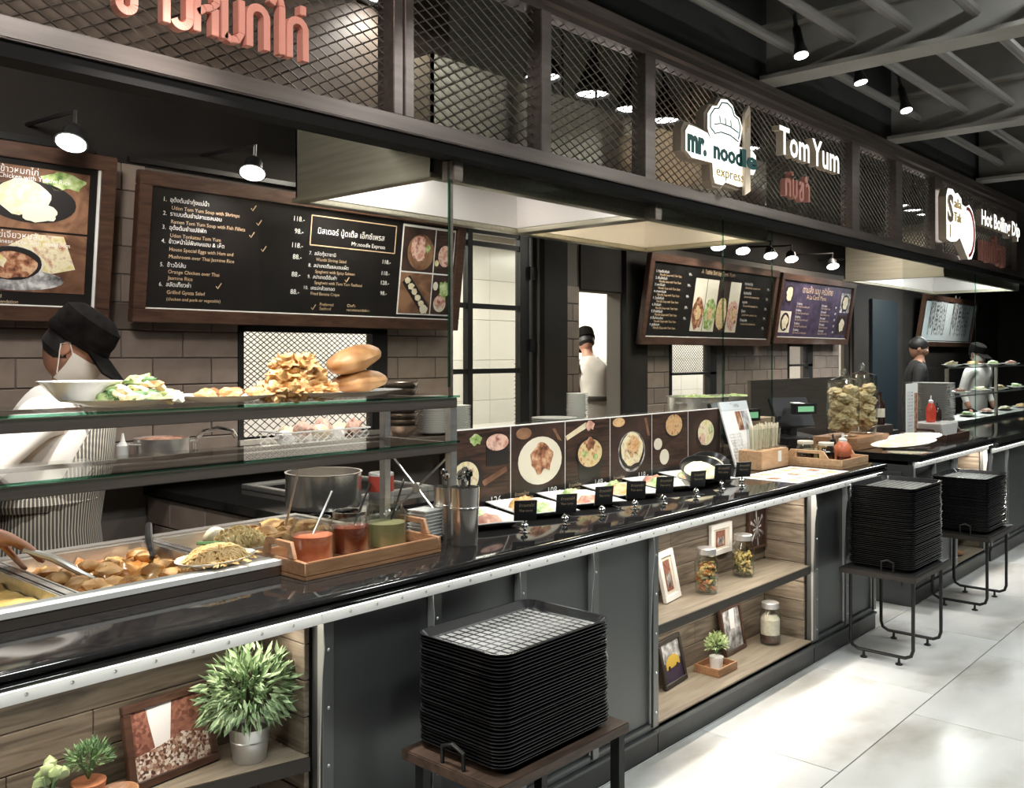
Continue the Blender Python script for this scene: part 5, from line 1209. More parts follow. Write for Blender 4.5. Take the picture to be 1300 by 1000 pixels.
picture(4.345, 4.535, .575, .21, .262, 0, 'dark framed black-and-white picture hung at the right of the upper shelf', 'frame_wood', d_rays, 0, .012)
picture(3.44, 3.65, .119, .205, .19, -12, 'dark framed photo of a yellow taxi on the bottom shelf', 'dark_edge', d_taxi, .1, .02)
picture(4.02, 4.24, .119, .225, .215, -10, 'brown framed grey street photo behind the little potted plant', 'frame_wood', d_grey, .05, .018)
tag(MB().box(3.16, 3.22, .258, .269, .78, .805).build('paper_note', 'paper', smooth=0), 'small white card fixed inside the top left of the two-shelf niche', 'card')

def leafy(t, c, rx, rz, n, ll, m, seed, droop=.3, zlo=-.2):
    """a rounded bush of separate little leaves on thin stems"""
    q = random.Random(seed); mb = MB()
    for k in range(n):
        a = q.random()*2*PI; e = math.asin(zlo+(1-zlo)*q.random()); r_ = .55+.45*q.random()
        p = Vector((c[0]+rx*r_*math.cos(a)*math.cos(e), c[1]+rx*r_*math.sin(a)*math.cos(e)*.62, c[2]+rz*r_*math.sin(e)))
        d = Vector((math.cos(a)*math.cos(e), math.sin(a)*math.cos(e)*.6, math.sin(e)+.35-droop*q.random())).normalized()
        d = (d+Vector((q.uniform(-.5, .5), q.uniform(-.5, .5), q.uniform(-.5, .4)))).normalized()
        s_ = d.orthogonal().normalized(); s_ = (Matrix.Rotation(q.random()*PI, 3, d) @ s_); nn = d.cross(s_)
        L_ = ll*(.7+.6*q.random()); wd = L_*.14
        mb.add([p, p+d*L_*.45+s_*wd+nn*wd*.3, p+d*L_, p+d*L_*.45-s_*wd+nn*wd*.3, p+d*L_*.5-nn*wd*.2], [(0, 1, 4), (1, 2, 4), (2, 3, 4), (3, 0, 4)])
    o = mb.build('foliage', m, t, smooth=0); o['kind'] = 'stuff'
    st = MB()
    for k in range(14):
        a = q.random()*2*PI; e = R(20+60*q.random())
        st.tube([(c[0], c[1], c[2]-rz*.9), (c[0]+rx*.3*math.cos(a), c[1]+rx*.2*math.sin(a), c[2]-rz*.2), (c[0]+rx*.75*math.cos(a)*math.cos(e), c[1]+rx*.5*math.sin(a)*math.cos(e), c[2]+rz*.75*math.sin(e))], .0016, 4)
    o = st.build('stems', 'herb', t); o['kind'] = 'stuff'
pt = thing('potted_plant', 'bushy green plant in a zinc bucket at the right of the left niche', 'potted plant', (1.365, .135, .5105))
MB().lathe([(.042, 0), (.044, .004), (.054, .085), (.056, .09), (.053, .09), (.044, .02), (0, .02)], 24, (1.365, .135, .5105)).lathe([(.0505, .052), (.052, .055), (.0505, .058)], 24, (1.365, .135, .5105)).build('bucket', 'zinc', pt)
MB().lathe([(0, .07), (.05, .07), (.05, .078), (0, .08)], 18, (1.365, .135, .5105)).build('soil', 'dark_edge', pt)
leafy(pt, (1.365, .135, .69), .135, .105, 900, .036, 'leaf', 3, .9, -.8)
p2 = thing('potted_plant', 'small round green bush in a pot left of the street photo', 'potted plant', (.965, .19, .5105)); MB().lathe([(.03, 0), (.04, .06), (.036, .06), (0, .05)], 18, (.965, .19, .5105)).build('pot', 'terracotta', p2); leafy(p2, (.965, .19, .615), .05, .045, 340, .02, 'leaf_dark', 5)
p3 = thing('potted_plant', 'pale green leafy plant at the lower left corner', 'potted plant', (.875, .19, .5105)); MB().lathe([(.028, 0), (.036, .06), (.032, .06), (0, .05)], 18, (.875, .19, .5105)).build('pot', 'zinc', p3)
for k in range(14):
    a = k*2.4; r_ = .012+.022*(k % 3)/2; MB().blob((.875+r_*math.cos(a), .19+r_*math.sin(a)*.7, .605+.03*((k*5) % 4)/3), (.016, .008, .014), k, .3, 1).build('leaf', 'leaf_pale', p3)
st = MB(); [st.tube([(.875, .19, .56), (.875+.03*math.cos(k), .19+.02*math.sin(k), .62)], .003, 5) for k in range(6)]; o = st.build('stems', 'leaf', p3); o['kind'] = 'stuff'
tag(MB().lathe([(.02, 0), (.045, .03), (.047, .035), (.043, .035), (.018, .006), (0, .006)], 20, (1.015, .145, .5105)).build('wooden_bowl', 'tray_wood'), 'small wooden bowl beside the round bush', 'bowl')
def pasta(m_list, seed, n, h):
    def fx(t):
        q = random.Random(seed); x, y, z = t.location
        per = {}
        for k in range(n):
            a = q.random()*2*PI; r_ = .037*math.sqrt(q.random()); zz = z+.018+(h-.03)*k/n
            p = Vector((x+r_*math.cos(a), y+r_*math.sin(a), zz)); d = Vector((q.uniform(-1, 1), q.uniform(-1, 1), q.uniform(-.6, .6))).normalized()*.016
            per.setdefault(m_list[k % len(m_list)], MB()).tube([p-d, p+Vector((0, 0, .004)), p+d], [.005, .008, .005], 5)
        for m, mb in per.items(): o = mb.build('pasta', m, t); o['kind'] = 'stuff'
    return fx
glass_jar(3.73, .14, .5005, .052, .195, 0, '', 'tall lidded jar of red and yellow pasta, left jar on the upper shelf', 'zinc', fx=pasta(['pasta', 'pasta_red', 'pasta', 'pasta_dark'], 1, 130, .14), neck=.78)
glass_jar(4.13, .17, .5005, .052, .195, 0, '', 'tall lidded jar of mixed yellow pasta, right jar on the upper shelf', 'zinc', fx=pasta(['pasta', 'pasta_dark', 'pasta'], 2, 120, .125), neck=.78)
def beans(t):
    x, y, z = t.location
    MB().lathe([(0, .01), (.048, .012), (.048, .05), (0, .06)], 20, (x, y, z)).build('dark_beans', 'beans_dark', t); MB().lathe([(0, .058), (.048, .05), (.048, .125), (.03, .15), (0, .152)], 20, (x, y, z)).build('pale_beans', 'beans_white', t)
glass_jar(4.375, .15, .1185, .052, .20, 0, '', 'tall lidded jar of pale and dark beans on the bottom shelf', 'zinc', fx=beans, neck=.78)
ptb = thing('planter_tray', 'square wooden tray under the little potted plant', 'tray', (3.83, .15, .1185)); MB().box(3.745, 3.915, .085, .215, .119, .127).build('base', 'tray_wood', ptb, smooth=0)
for a, b, c, d in ((3.745, 3.915, .085, .093), (3.745, 3.915, .207, .215), (3.745, 3.753, .093, .207), (3.907, 3.915, .093, .207)): MB().box(a, b, c, d, .127, .155).build('side', 'tray_wood', ptb, bevel=.001, seg=1)
p4 = thing('potted_plant', 'little pale bush in a white cup on the square wooden tray', 'potted plant', (3.835, .15, .1275)); MB().lathe([(.028, 0), (.033, .055), (.030, .055), (0, .045)], 18, (3.835, .15, .1275)).build('cup', 'porcelain', p4); leafy(p4, (3.835, .15, .235), .062, .05, 420, .022, 'leaf_pale', 9)
# far niche
glass_jar(7.05, .15, .1185, .05, .19, .7, 'pasta', 'jar of pasta in the second counter niche', 'zinc'); tag(MB().lathe([(.03, 0), (.085, .01), (.085, .02), (0, .02)], 20, (7.22, .14, .1185)).build('wooden_plate', 'tray_wood'), 'round wooden plate in the second counter niche', 'plate')

# ================================================================ BACK OF THE STALL
def pot(x, y, z, r, h, label, food=None, m='steel', cat='pot', handles=True):
    t = thing('steel_pot', label, cat, (x, y, z))
    MB().lathe([(r*.86, 0), (r*.95, h*.06), (r, h*.2), (r, h*.97), (r*1.03, h), (r*.97, h), (r*.96, h*.2), (r*.8, .012), (0, .012)], 32, (x, y, z)).build('body', m, t)
    if handles:
        for s in (-1, 1): MB().tube([(x+s*r*.98, y-.04, z+h*.75), (x+s*(r+.03), y-.03, z+h*.77), (x+s*(r+.03), y+.03, z+h*.77), (x+s*r*.98, y+.04, z+h*.75)], .006, 6).build('handle', m, t)
    if food: o = MB().heap(x, y, z+h*.82, r*.94, r*.94, h*.22, 3, 18, .4, 20, .7).build('food', food, t, smooth=60); o['kind'] = 'stuff'
pot(2.49, 1.33, .9005, .165, .165, 'large shiny steel pot on the cooking counter', handles=False, m='pot_steel')
pot(2.28, 2.38, 1.0655, .13, .10, 'steel pot of minced food beside the tap', 'ground_meat')
tp = thing('tap', 'curved chrome tap on the back shelf', 'tap', (2.52, 2.45, 1.0655)); MB().tube([(2.50, 2.46, 1.0655), (2.50, 2.46, 1.12), (2.53, 2.43, 1.175), (2.59, 2.38, 1.195), (2.65, 2.34, 1.18), (2.665, 2.33, 1.145)], .013, 10).build('spout', 'chrome', tp); MB().lathe([(.03, 0), (.03, .01), (.018, .02), (0, .02)], 14, (2.50, 2.46, 1.0655)).build('base', 'chrome', tp)
tag(MB().lathe([(.028, 0), (.03, .07), (.012, .09), (.005, .13), (0, .13)], 14, (2.10, 2.42, 1.0655)).build('squeeze_bottle', 'plastic_white'), 'white pointed squeeze bottle left of the steel pot of minced food', 'bottle')
# crate of produce in front of the serving window
cr = thing('produce_crate', 'white wire crate of wrapped produce under the serving window', 'crate', (3.2, 2.36, 1.0655))
MB().box(2.90, 3.50, 2.25, 2.47, 1.066, 1.072).build('base', 'plastic_white', cr, smooth=0)
for y in (2.25, 2.465): o = lattice(MB(), 2.90, 3.50, 1.072, 1.15, y, .05, .035, .002).build('wire_side', 'plastic_white', cr, smooth=0); o['kind'] = 'stuff'
MB().box(2.895, 3.505, 2.245, 2.255, 1.15, 1.158).box(2.895, 3.505, 2.46, 2.47, 1.15, 1.158).box(2.895, 2.905, 2.255, 2.46, 1.15, 1.158).box(3.495, 3.505, 2.255, 2.46, 1.15, 1.158).build('rim', 'plastic_white', cr, smooth=0)
for k in range(9):
    tag(MB().blob((2.97+k*.06, 2.33+(k % 2)*.07, 1.12+(k % 3)*.022), (.052, .05, .042), k+3, .3, 2).build('wrapped_bun', ['porcelain', 'photo_rice', 'photo_pink'][k % 3]), 'pale wrapped bun or parcel in the white wire crate', 'food', 'parcels in the wire crate')
glass_jar(3.47, 2.42, 1.0735, .035, .10, .7, 'sauce_dark', 'small red sauce jar at the right end of the wire crate')
def bowls(x, y, z, n, r, label, group, m='steel'):
    first = None
    for k in range(n):
        if first is None:
            first = MB().lathe([(r*.45, 0), (r*.5, .003), (r*.9, .055), (r, .075), (r*1.03, .078), (r*.98, .076), (r*.86, .056), (r*.42, .008), (0, .008)], 24).build('steel_bowl', m, None, keep=True); o = first
        else: o = first.copy(); col.objects.link(o)
        o.location = (x, y, z+k*.038); tag(o, label % nth(n-k), 'bowl', group)
bowls(3.83, 2.36, 1.0655, 8, .115, 'round steel mixing bowl, %s from the top of the stack right of the serving window', 'stack of steel bowls', 'dark_steel')
def plates_stack(x, y, z, n, r, label, group, dz=.011, m='porcelain'):
    first = None
    for k in range(n):
        if first is None: first = MB().lathe([(r*.55, 0), (r*.6, .002), (r*.97, .014), (r, .017), (r*.96, .017), (r*.6, .006), (0, .005)], 24).build('plate', m, None, keep=True); o = first
        else: o = first.copy(); col.objects.link(o)
        o.location = (x+rnd.uniform(-.003, .003), y, z+k*dz); tag(o, label % nth(n-k), 'plate', group)
plates_stack(4.12, 2.36, 1.0655, 22, .12, 'white plate, %s from the top of the tall stack beside the steel bowls', 'tall plate stack by the bowls')
plates_stack(4.30, 2.34, 1.0655, 16, .10, 'white plate, %s from the top of the stack behind the tall screen edge', 'plate stack behind the screen edge')
plates_stack(4.30, 1.80, 1.0605, 12, .15, 'wide pale plate in the low stack behind the first poster', 'low stack of wide plates', .0095) if False else None
plates_stack(4.66, 1.80, 1.0605, 9, .15, 'wide pale plate, %s from the top of the low stack behind the first dish poster', 'low stack of wide plates', .012)
plates_stack(4.98, 1.86, 1.0605, 24, .075, 'small white bowl, %s from the top of the slim stack before the glazed screen', 'slim stack of small bowls', .0105)
cn = thing('food_can', 'red and white food can on the cooking counter behind the cutlery', 'can', (2.75, 1.25, .9005)); MB().lathe([(.055, 0), (.057, .003), (.057, .14), (.055, .143), (0, .143)], 20, (2.75, 1.25, .9005)).build('can', 'zinc', cn); MB().lathe([(.0578, .06), (.0578, .13)], 20, (2.75, 1.25, .9005)).build('label_band', 'print_red', cn)
tag(MB().box(5.55, 5.95, 1.62, 1.8, 1.0605, 1.09).box(5.6, 5.9, 1.65, 1.78, 1.09, 1.12).build('paper_stack', 'paper', bevel=.003), 'pale flat boxes stacked on the back counter before the kitchen doorway', 'box')
pot(6.45, 1.80, 1.0605, .24, .19, 'wide steel stock pot, left one on the back counter', 'photo_green'); pot(7.02, 1.80, 1.0605, .22, .18, 'wide steel stock pot, right one on the back counter', 'photo_green')
tag(MB().box(6.55, 7.25, 1.30, 1.54, 1.0205, 1.06).box(6.6, 7.2, 1.32, 1.52, 1.06, 1.075).build('steel_tray', 'pale_wood', bevel=.003), 'flat pale board in front of the right stock pot', 'board') if False else None
# kitchen beyond
kt = tag(MB().box(5.6, 7.3, 3.75, 4.3, .86, .90).box(5.65, 5.7, 3.8, 4.25, 0, .86).box(7.2, 7.25, 3.8, 4.25, 0, .86).build('kitchen_table', 'steel', bevel=.003), 'steel table in the kitchen behind the doorway', 'table')
e_m = None
for k in range(15):
    lb = 'brown egg tray, %s from the top of the stack in the kitchen doorway'
    if e_m is None:
        v = MB().box(-.15, .15, -.15, .15, 0, .012)
        for i in range(5):
            for j in range(5): v.lathe([(.026, .010), (.022, .034), (.012, .040), (0, .041)], 8, (-.12+i*.06, -.12+j*.06, 0))
        e_m = v.build('egg_tray', 'egg_tray', None, keep=True); o = e_m
    else: o = e_m.copy(); col.objects.link(o)
    o.location = (6.98, 3.95, .9005+k*.0415); o.rotation_euler = (0, 0, .12*(k % 2)); tag(o, lb % nth(15-k), 'egg tray', 'stack of egg trays')

# ================================================================ CASH DESK AND SECOND COUNTER
dk = tag(MB().box(5.3, 8.6, 1.0, 1.3, .86, .90).box(5.35, 8.55, 1.03, 1.27, 0, .86).build('cash_desk', 'dark_steel', bevel=.003), 'dark low cash desk behind the glass jars', 'desk')
tag(MB().box(6.6, 8.55, 1.42, 1.45, 0, 1.38).build('desk_back_panel', 'dark_steel', bevel=.003), 'brown-grey upright panel behind the tills', 'panel')
def till(x, y, z, k, label, rz):
    t = thing('cash_register', label, 'cash register', (x, y, z), rz)
    MB().prism([(-.16, 0), (.16, 0), (.16, .07), (-.16, .05)], -.17, .17, 'x').build('base', 'pos_black', t, bevel=.004, local=True)
    MB().box(-.03, .03, .0, .05, .06, .16).build('neck', 'pos_black', t, smooth=0, local=True)
    MB().box(-.17, .17, -.02, .015, 0, .25).xf(Matrix.Translation((0, -.03, .12)) @ Matrix.Rotation(R(-28), 4, 'X')).build('screen', 'pos_black', t, bevel=.006, local=True)
    MB().box(-.06, .06, .11, .15, .07, .21).build('display_post', 'pos_black', t, smooth=0, local=True)
    d = MB().box(-.10, .10, -.15, -.10, .23, .31).build('customer_display', 'pos_black', t, bevel=.004, local=True); MB().box(-.07, .07, -.153, -.1502, .25, .29).build('display_glass', 'lcd_green', d, smooth=0, local=True)
    MB().box(-.05, .03, -.10, .0, .311, .317).xf(Matrix.Rotation(R(4), 4, 'X')).build('receipt', 'paper', t, smooth=0, local=True)
till(5.78, 1.12, .9005, 0, 'black till with a green display behind the menu stand', -.2); till(6.75, 1.14, .9005, 1, 'larger black till leaning behind the noodle jars', -.5)
pr = thing('receipt_printer', 'kraft-coloured receipt roll box beside the till', 'box', (6.17, 1.12, .9005)); MB().box(6.06, 6.28, 1.06, 1.2, .901, 1.13).build('body', 'kraft', pr, bevel=.004); MB().box(6.08, 6.2, 1.058, 1.06, .98, 1.08).build('label', 'photo_rice', pr, smooth=0)
def big_jar(x, y, label, seed, r=.105, h=.36):
    z = 1.0305; t = thing('noodle_jar', label, 'jar', (x, y, z), 0, 'large glass jars of dried noodles')
    MB().lathe([(r*.7, 0), (r*.95, .012), (r, .05), (r, h*.86), (r*.94, h), (r*.88, h), (r*.95, h*.85), (r*.95, .05), (0, .02)], 28, (x, y, z)).build('glass', 'jar_glass', t)
    MB().lathe([(r*.97, h), (r*.9, h+.02), (r*.3, h+.04), (.012, h+.05), (.02, h+.065), (.024, h+.08), (.012, h+.10), (0, h+.105)], 24, (x, y, z)).build('lid', 'jar_glass', t)
    q = random.Random(seed)
    for k in range(16):
        a = k*2.4; rr = r*.48
        MB().blob((x+rr*math.cos(a), y+rr*math.sin(a), z+.055+.30*(k/16)*.92), (r*.46, r*.46, .034), k+seed*20, .25, 3, 2.4).build('noodle_nest', 'noodle_dry', t)
cb = tag(MB().box(6.02, 6.60, .36, .66, ZT+.0005, 1.03).build('jar_stand', 'tray_wood', bevel=.003), 'brown wooden block under the two noodle jars', 'stand')
big_jar(6.14, .50, 'large glass jar packed with dried noodles, left of the pair', 1); big_jar(6.46, .50, 'large glass jar of dried noodles with tall glass knob, right of the pair', 2, .105, .39)
def leaf_plate(x, y, rz, label):
    t = thing('serving_plate', label, 'plate', (x, y, ZT+.03), rz); t.rotation_euler = (R(10), R(-6), rz)
    MB().lathe([(.5, 0), (.6, .003), (1, .03), (.97, .032), (.6, .012), (0, .01)], 28, (0, 0, 0), .21, .10).build('dish', 'porcelain', t, local=True)
    o = MB().heap(0, 0, .012, .17, .08, .04, 6, 18, .5, 26, .6).build('food', 'salad_cream', t, smooth=60, local=True); o['kind'] = 'stuff'
leaf_plate(6.22, .13, -.9, 'long tilted plate of food at the left corner of the second counter'); leaf_plate(6.62, .22, -.9, 'second long plate of food on the second counter')
ms2 = thing('menu_stand', 'white upright menu card with a photo strip on the second counter', 'menu stand', (6.95, .33, ZT+.0005)); MB().box(6.85, 7.08, .33, .336, ZT+.0005, 1.37).build('card', 'paper', ms2, smooth=0); MB().box(7.01, 7.07, .3285, .3298, 1.0, 1.30).build('photo', 'photo_meat', ms2, smooth=0)
MB().box(6.85, 7.08, .336, .42, ZT+.0005, ZT+.006).build('foot', 'paper', ms2, smooth=0)
q = MB(); [put_text(q, ['Hot pot set', 'Soup base', 'Fresh noodle'][k % 3], 6.87, .329, 1.30-k*.024, size=.02, width=.11) for k in range(13)]; o = q.build('lettering', 'photo_grey', ms2, smooth=0); o['kind'] = 'stuff'
t = wood_tray(7.05, 7.6, .12, .45, 'dark wooden tray of condiments on the second counter', 'frame_wood', .05, .09)
cb2 = thing('condiment_box', 'white square condiment bowl in the dark wooden tray', 'bowl', (7.33, .28, zt1)); MB().prism([(7.18, zt1), (7.48, zt1), (7.54, zt1+.11), (7.12, zt1+.11)], .18, .40, 'y').build('body', 'porcelain', cb2, bevel=.006)
squeeze(7.28, .30, zt1+.111, .035, .20, 'bottle_red', 'red chilli sauce bottle with white cap standing in the white bowl'); squeeze(7.42, .30, zt1+.111, .03, .14, 'bottle_dark', 'dark seasoning bottle beside the red chilli bottle', 'pos_black')
glass_jar(7.56, .52, ZT+.0005, .04, .09, .6, 'sauce_soy', 'small jar of sauce at the right end of the second counter')
sh = thing('bottle_shelf', 'small brown shelf of bottles behind the noodle jars', 'shelf', (7.2, .82, .9005)) if False else None
tag(MB().box(7.0, 7.62, .70, .83, ZT+.0005, 1.02).build('bottle_stand', 'dark_steel', bevel=.003), 'low dark stand carrying sauce bottles on the second counter', 'stand')
for k, (x, m, lb) in enumerate(((7.08, 'bottle_red', 'reddish sauce bottle, left on the low dark stand'), (7.30, 'bottle_dark', 'black soy bottle, middle on the low dark stand'), (7.5, 'bottle_dark', 'dark oil bottle, right on the low dark stand'))):
    t = thing('sauce_bottle', lb, 'bottle', (x, .765, 1.0205)); MB().lathe([(.04, 0), (.042, .01), (.042, .16), (.016, .21), (.015, .26), (0, .26)], 18, (x, .765, 1.0205)).build('body', m, t); MB().lathe([(.0425, .06), (.0425, .13)], 18, (x, .765, 1.0205)).build('label_band', 'photo_cream', t)
plates_stack(8.35, .62, .9105, 34, .17, 'white plate, %s from the top of the tall far stack behind the condiments', 'tall far plate stack', .0125)
# far stall: refrigerated case and dishes
fc = thing('display_case', 'far steel-framed glass food case at the right edge', 'display case', (10.3, .80, .9105))
MB().box(9.0, 12.4, .70, 1.0, .911, .95).box(9.0, 9.03, .70, .73, .95, 1.45).box(12.37, 12.4, .70, .73, .95, 1.45).box(10.6, 10.63, .70, .73, .95, 1.45).build('frame', 'steel', fc, bevel=.002)
for z in (1.18, 1.45): MB().box(9.0, 12.4, .70, 1.0, z, z+.012).build('shelf', 'glass_shelf', fc, smooth=0); MB().box(9.0, 12.4, .695, .7, z, z+.014).build('shelf_edge', 'steel', fc, smooth=0)
for k in range(14):
    x = 9.15+k*.235; z = (1.1925, .9505, 1.4625)[k % 3]
    tag(MB().lathe([(.04, 0), (.05, .003), (.10, .02), (.098, .022), (.05, .008), (0, .007)], 18, (x, .85, z)).build('plate', 'porcelain'), 'white plate of food inside the far glass case, %s from its left end' % nth(k+1), 'plate', 'plates in the far case')
    tag(MB().blob((x, .85, z+.03), (.06, .055, .025), k+9, .4, 2).build('food_portion', ['salad_green', 'noodle_food', 'salad_cream', 'ground_meat'][k % 4]), 'portion of food on the %s plate from the left in the far glass case' % nth(k+1), 'food', 'food in the far case')
bl = tag(MB().box(12.0, 12.9, 2.53, 2.568, .001, 2.3).build('blue_door', 'blue_dark', bevel=.003), 'dark blue panel door seen through the far glass', 'door')

# ================================================================ PEOPLE
def skin_mesh(chains, root=0, sub=2):
    """chains: list of [(pos, radius), ...]; equal positions are shared joints. returns verts, faces"""
    key = {}; V = []; RR = []; E_ = []
    for ch in chains:
        prev = None
        for p, r in ch:
            k = (round(p[0], 4), round(p[1], 4), round(p[2], 4))
            if k not in key: key[k] = len(V); V.append(p); RR.append(r)
            i = key[k]
            if prev is not None and prev != i: E_.append((prev, i))
            prev = i
    me = bpy.data.meshes.new('bones'); me.from_pydata(V, E_, [])
    o = bpy.data.objects.new('bones', me); TMP.collection.objects.link(o)
    o.modifiers.new('skin', 'SKIN'); s = o.modifiers.new('sub', 'SUBSURF'); s.levels = sub; s.render_levels = sub
    lay = me.skin_vertices[0].data if me.skin_vertices else None
    for i, r in enumerate(RR):
        lay[i].radius = (r, r) if not isinstance(r, tuple) else r; lay[i].use_root = (i == root)
    TMP.view_layers[0].update(); dg = TMP.view_layers[0].depsgraph; m2 = o.evaluated_get(dg).to_mesh()
    v = [tuple(q.co) for q in m2.vertices]; f = [tuple(p.vertices) for p in m2.polygons]
    o.evaluated_get(dg).to_mesh_clear(); bpy.data.objects.remove(o); bpy.data.meshes.remove(me)
    return v, f
def head_geo(c, fwd, up, k=1.0, face=True):
    """a head with brow, nose, chin, ears; fwd / up unit vectors"""
    fwd = Vector(fwd).normalized(); up = (Vector(up)-fwd*Vector(up).dot(fwd)).normalized(); lf = up.cross(fwd)
    mb = MB(); bm = bmesh.new(); bmesh.ops.create_icosphere(bm, subdivisions=4, radius=1)
    vv = []
    for q in bm.verts:
        x, y, z = q.co
        sx = .098; sy = .075; sz = .115
        if z < 0: sy *= 1-.30*(-z)**1.3; sx *= 1-.12*(-z)
        X, Y, Z = x*sx, y*sy, z*sz
        if x > 0:
            X += .020*math.exp(-((y/.16)**2)-((z+.10)/.22)**2)          # nose
            X -= .008*math.exp(-(((abs(y)-.42)/.18)**2)-((z-.10)/.14)**2)  # eye sockets
            X += .006*math.exp(-((y/.3)**2)-((z+.72)/.16)**2)            # chin
            X += .004*math.exp(-((y/.3)**2)-((z+.42)/.09)**2)            # lips
        vv.append(Vector(c)+(fwd*X+lf*Y+up*Z)*k)
    mb.add(vv, [tuple(a.index for a in p.verts) for p in bm.faces]); bm.free()
    for s in (-1, 1):
        e = Vector(c)+(lf*s*.074-fwd*.008-up*.005)*k
        o = MB().blob((0, 0, 0), (.018*k, .008*k, .030*k), 2, .15, 2)
        M_ = Matrix((fwd, lf, up)).transposed().to_4x4(); M_.translation = e
        o.xf(M_); mb.add(o.v, o.f)
    return mb, fwd, lf, up
def hand_chains(w, d, n, k=1.0, curl=.5, thumb=1):
    """wrist w, finger direction d, palm normal n: palm and five curled fingers"""
    w, d, n = Vector(w), Vector(d).normalized(), Vector(n).normalized(); s = d.cross(n).normalized()*thumb
    ch = []
    pm = w+d*.045*k
    ch.append([(w, .026*k), (pm, (.030*k))])
    for i, (off, L_) in enumerate(((.027, .072), (.009, .080), (-.009, .074), (-.026, .058))):
        b = w+d*.082*k+s*off*k
        c1 = b+(d*math.cos(curl*.6)+n*math.sin(curl*.6))*L_*.45*k
        c2 = c1+(d*math.cos(curl*1.5)+n*math.sin(curl*1.5))*L_*.32*k
        c3 = c2+(d*math.cos(curl*2.3)+n*math.sin(curl*2.3))*L_*.25*k
        ch.append([(pm, .030*k), (w+d*.066*k+s*off*.95*k, .014*k), (b, .0105*k), (c1, .0092*k), (c2, .0085*k), (c3, .0068*k)])
    t0 = w+d*.022*k+s*.026*k
    ch.append([(pm, .030*k), (t0, .015*k), (t0+(d*.7+s*.6+n*.3)*.036*k, .0115*k), (t0+(d*1.25+s*.55+n*.75)*.048*k, .0095*k), (t0+(d*1.7+s*.4+n*1.1)*.052*k, .008*k)])
    return ch
def person(label, loc, facing, J, mats, hair='cap', mask=False, apron=None, skirt=True, hand_r=None, hand_l=None, headf=(1, 0, -.1), k=1.0, sleeve=.62, scl=1.0, bulk=1.0):
    """J: joints in the figure's own frame (x forward, y left, z up)"""
    t = thing('person', label, 'person', loc, facing)
    V = lambda p: Vector(p)*scl
    P = {q: V(v) for q, v in J.items()}
    sw = lambda r: r*scl
    ch = [[(P['pelvis'], sw(.135)*bulk), (P['waist'], sw(.125)*bulk), (P['chest'], sw(.145)*bulk), (P['collar'], sw(.095)*bulk), (P['neck'], sw(.052)), (P['head'], sw(.06))]]
    for s in ('r', 'l'):
        ch.append([(P['collar'], sw(.095)*bulk), (P['sh_'+s], sw(.068)), (P['el_'+s], sw(.048)), (P['wr_'+s], sw(.030))])
        ch.append([(P['pelvis'], sw(.135)*bulk), (P['hip_'+s], sw(.095)), (P['kn_'+s], sw(.062)), (P['an_'+s], sw(.042)), (P['toe_'+s], sw(.036))])
    v, f = skin_mesh(ch, 0, 2)
    mb = MB().add(v, f)
    nb = len(f)
    hm, fw_, lf, up = head_geo(P['head'], headf, (0, 0, 1), scl)
    mb.add(hm.v, hm.f)
    for s, spec in (('r', hand_r), ('l', hand_l)):
        if spec is None:
            d = (P['wr_'+s]-P['el_'+s]).normalized(); spec = (d, d.orthogonal(), .45)
        hv, hf = skin_mesh(hand_chains(P['wr_'+s], spec[0], spec[1], scl, spec[2], 1 if s == 'r' else -1), 0, 1); mb.add(hv, hf)
    o = mb.build('body', mats['shirt'], t, smooth=80, local=True)
    o.data.materials.append(MATS[mats.get('skin', 'skin')]); o.data.materials.append(MATS[mats.get('legs', 'dark_cloth')])
    for i, p in enumerate(o.data.polygons):
        c = Vector(p.center)
        idx = 0
        if i >= nb: idx = 1
        else:
            if (c-P['neck']).length < .07*scl and c.z > P['neck'].z-.02 or c.z > P['neck'].z+.03: idx = 1
            for s in ('r', 'l'):
                e, w_ = P['el_'+s], P['wr_'+s]; a = w_-e
                u = (c-e).dot(a)/a.length_squared
                if u > sleeve and (c-(e+a*min(u, 1.2))).length < .085*scl: idx = 1
            if idx == 0 and c.z < P['pelvis'].z-.05*scl: idx = 2
        p.material_index = idx
    H = P['head']; Mh = Matrix((fw_, lf, up)).transposed().to_4x4(); Mh.translation = H
    if hair == 'cap':
        cp = MB().lathe([(.0835, .022), (.091, .03), (.093, .075), (.086, .115), (.055, .14), (0, .146)], 28, (-.008, 0, 0), 1.16, .95)
        cp.lathe([(.094, .022), (.096, .035), (.094, .05)], 28, (-.008, 0, 0), 1.16, .95).xf(Mh @ Matrix.Scale(scl, 4)).build('cap', mats.get('cap', 'cap_black'), t, local=True)
        bv = []; nseg = 14
        for i in range(nseg+1):
            a = R(-62+124*i/nseg); bv.append((.105*math.cos(a), .090*math.sin(a), .034, .19*math.cos(a*.9)**.6, .100*math.sin(a), .002))
        vs = []; fs_ = []
        for q in bv: vs += [(q[0]*.98, q[1], q[2]), (q[3], q[4], q[5]), (q[3], q[4], q[5]-.005), (q[0]*.98, q[1], q[2]-.006)]
        for i in range(nseg):
            b = i*4; fs_ += [(b+m_, b+(m_+1) % 4, b+4+(m_+1) % 4, b+4+m_) for m_ in range(4)]
        MB().add(vs, fs_).xf(Mh @ Matrix.Scale(scl, 4)).build('visor', mats.get('cap', 'cap_black'), t, local=True)
        hr = MB().lathe([(.06, -.055), (.082, -.03), (.084, .02), (.080, .03)], 24, (-.022, 0, 0), .98, .93).xf(Mh @ Matrix.Scale(scl, 4)).build('hair', 'hair', t, local=True)
    else:
        hb_ = MB().blob((-.014, 0, .034), (.103, .086, .098), 4, .06, 3, 3); hb_.xf(Mh @ Matrix.Scale(scl, 4)).build('hair', 'hair', t, local=True)
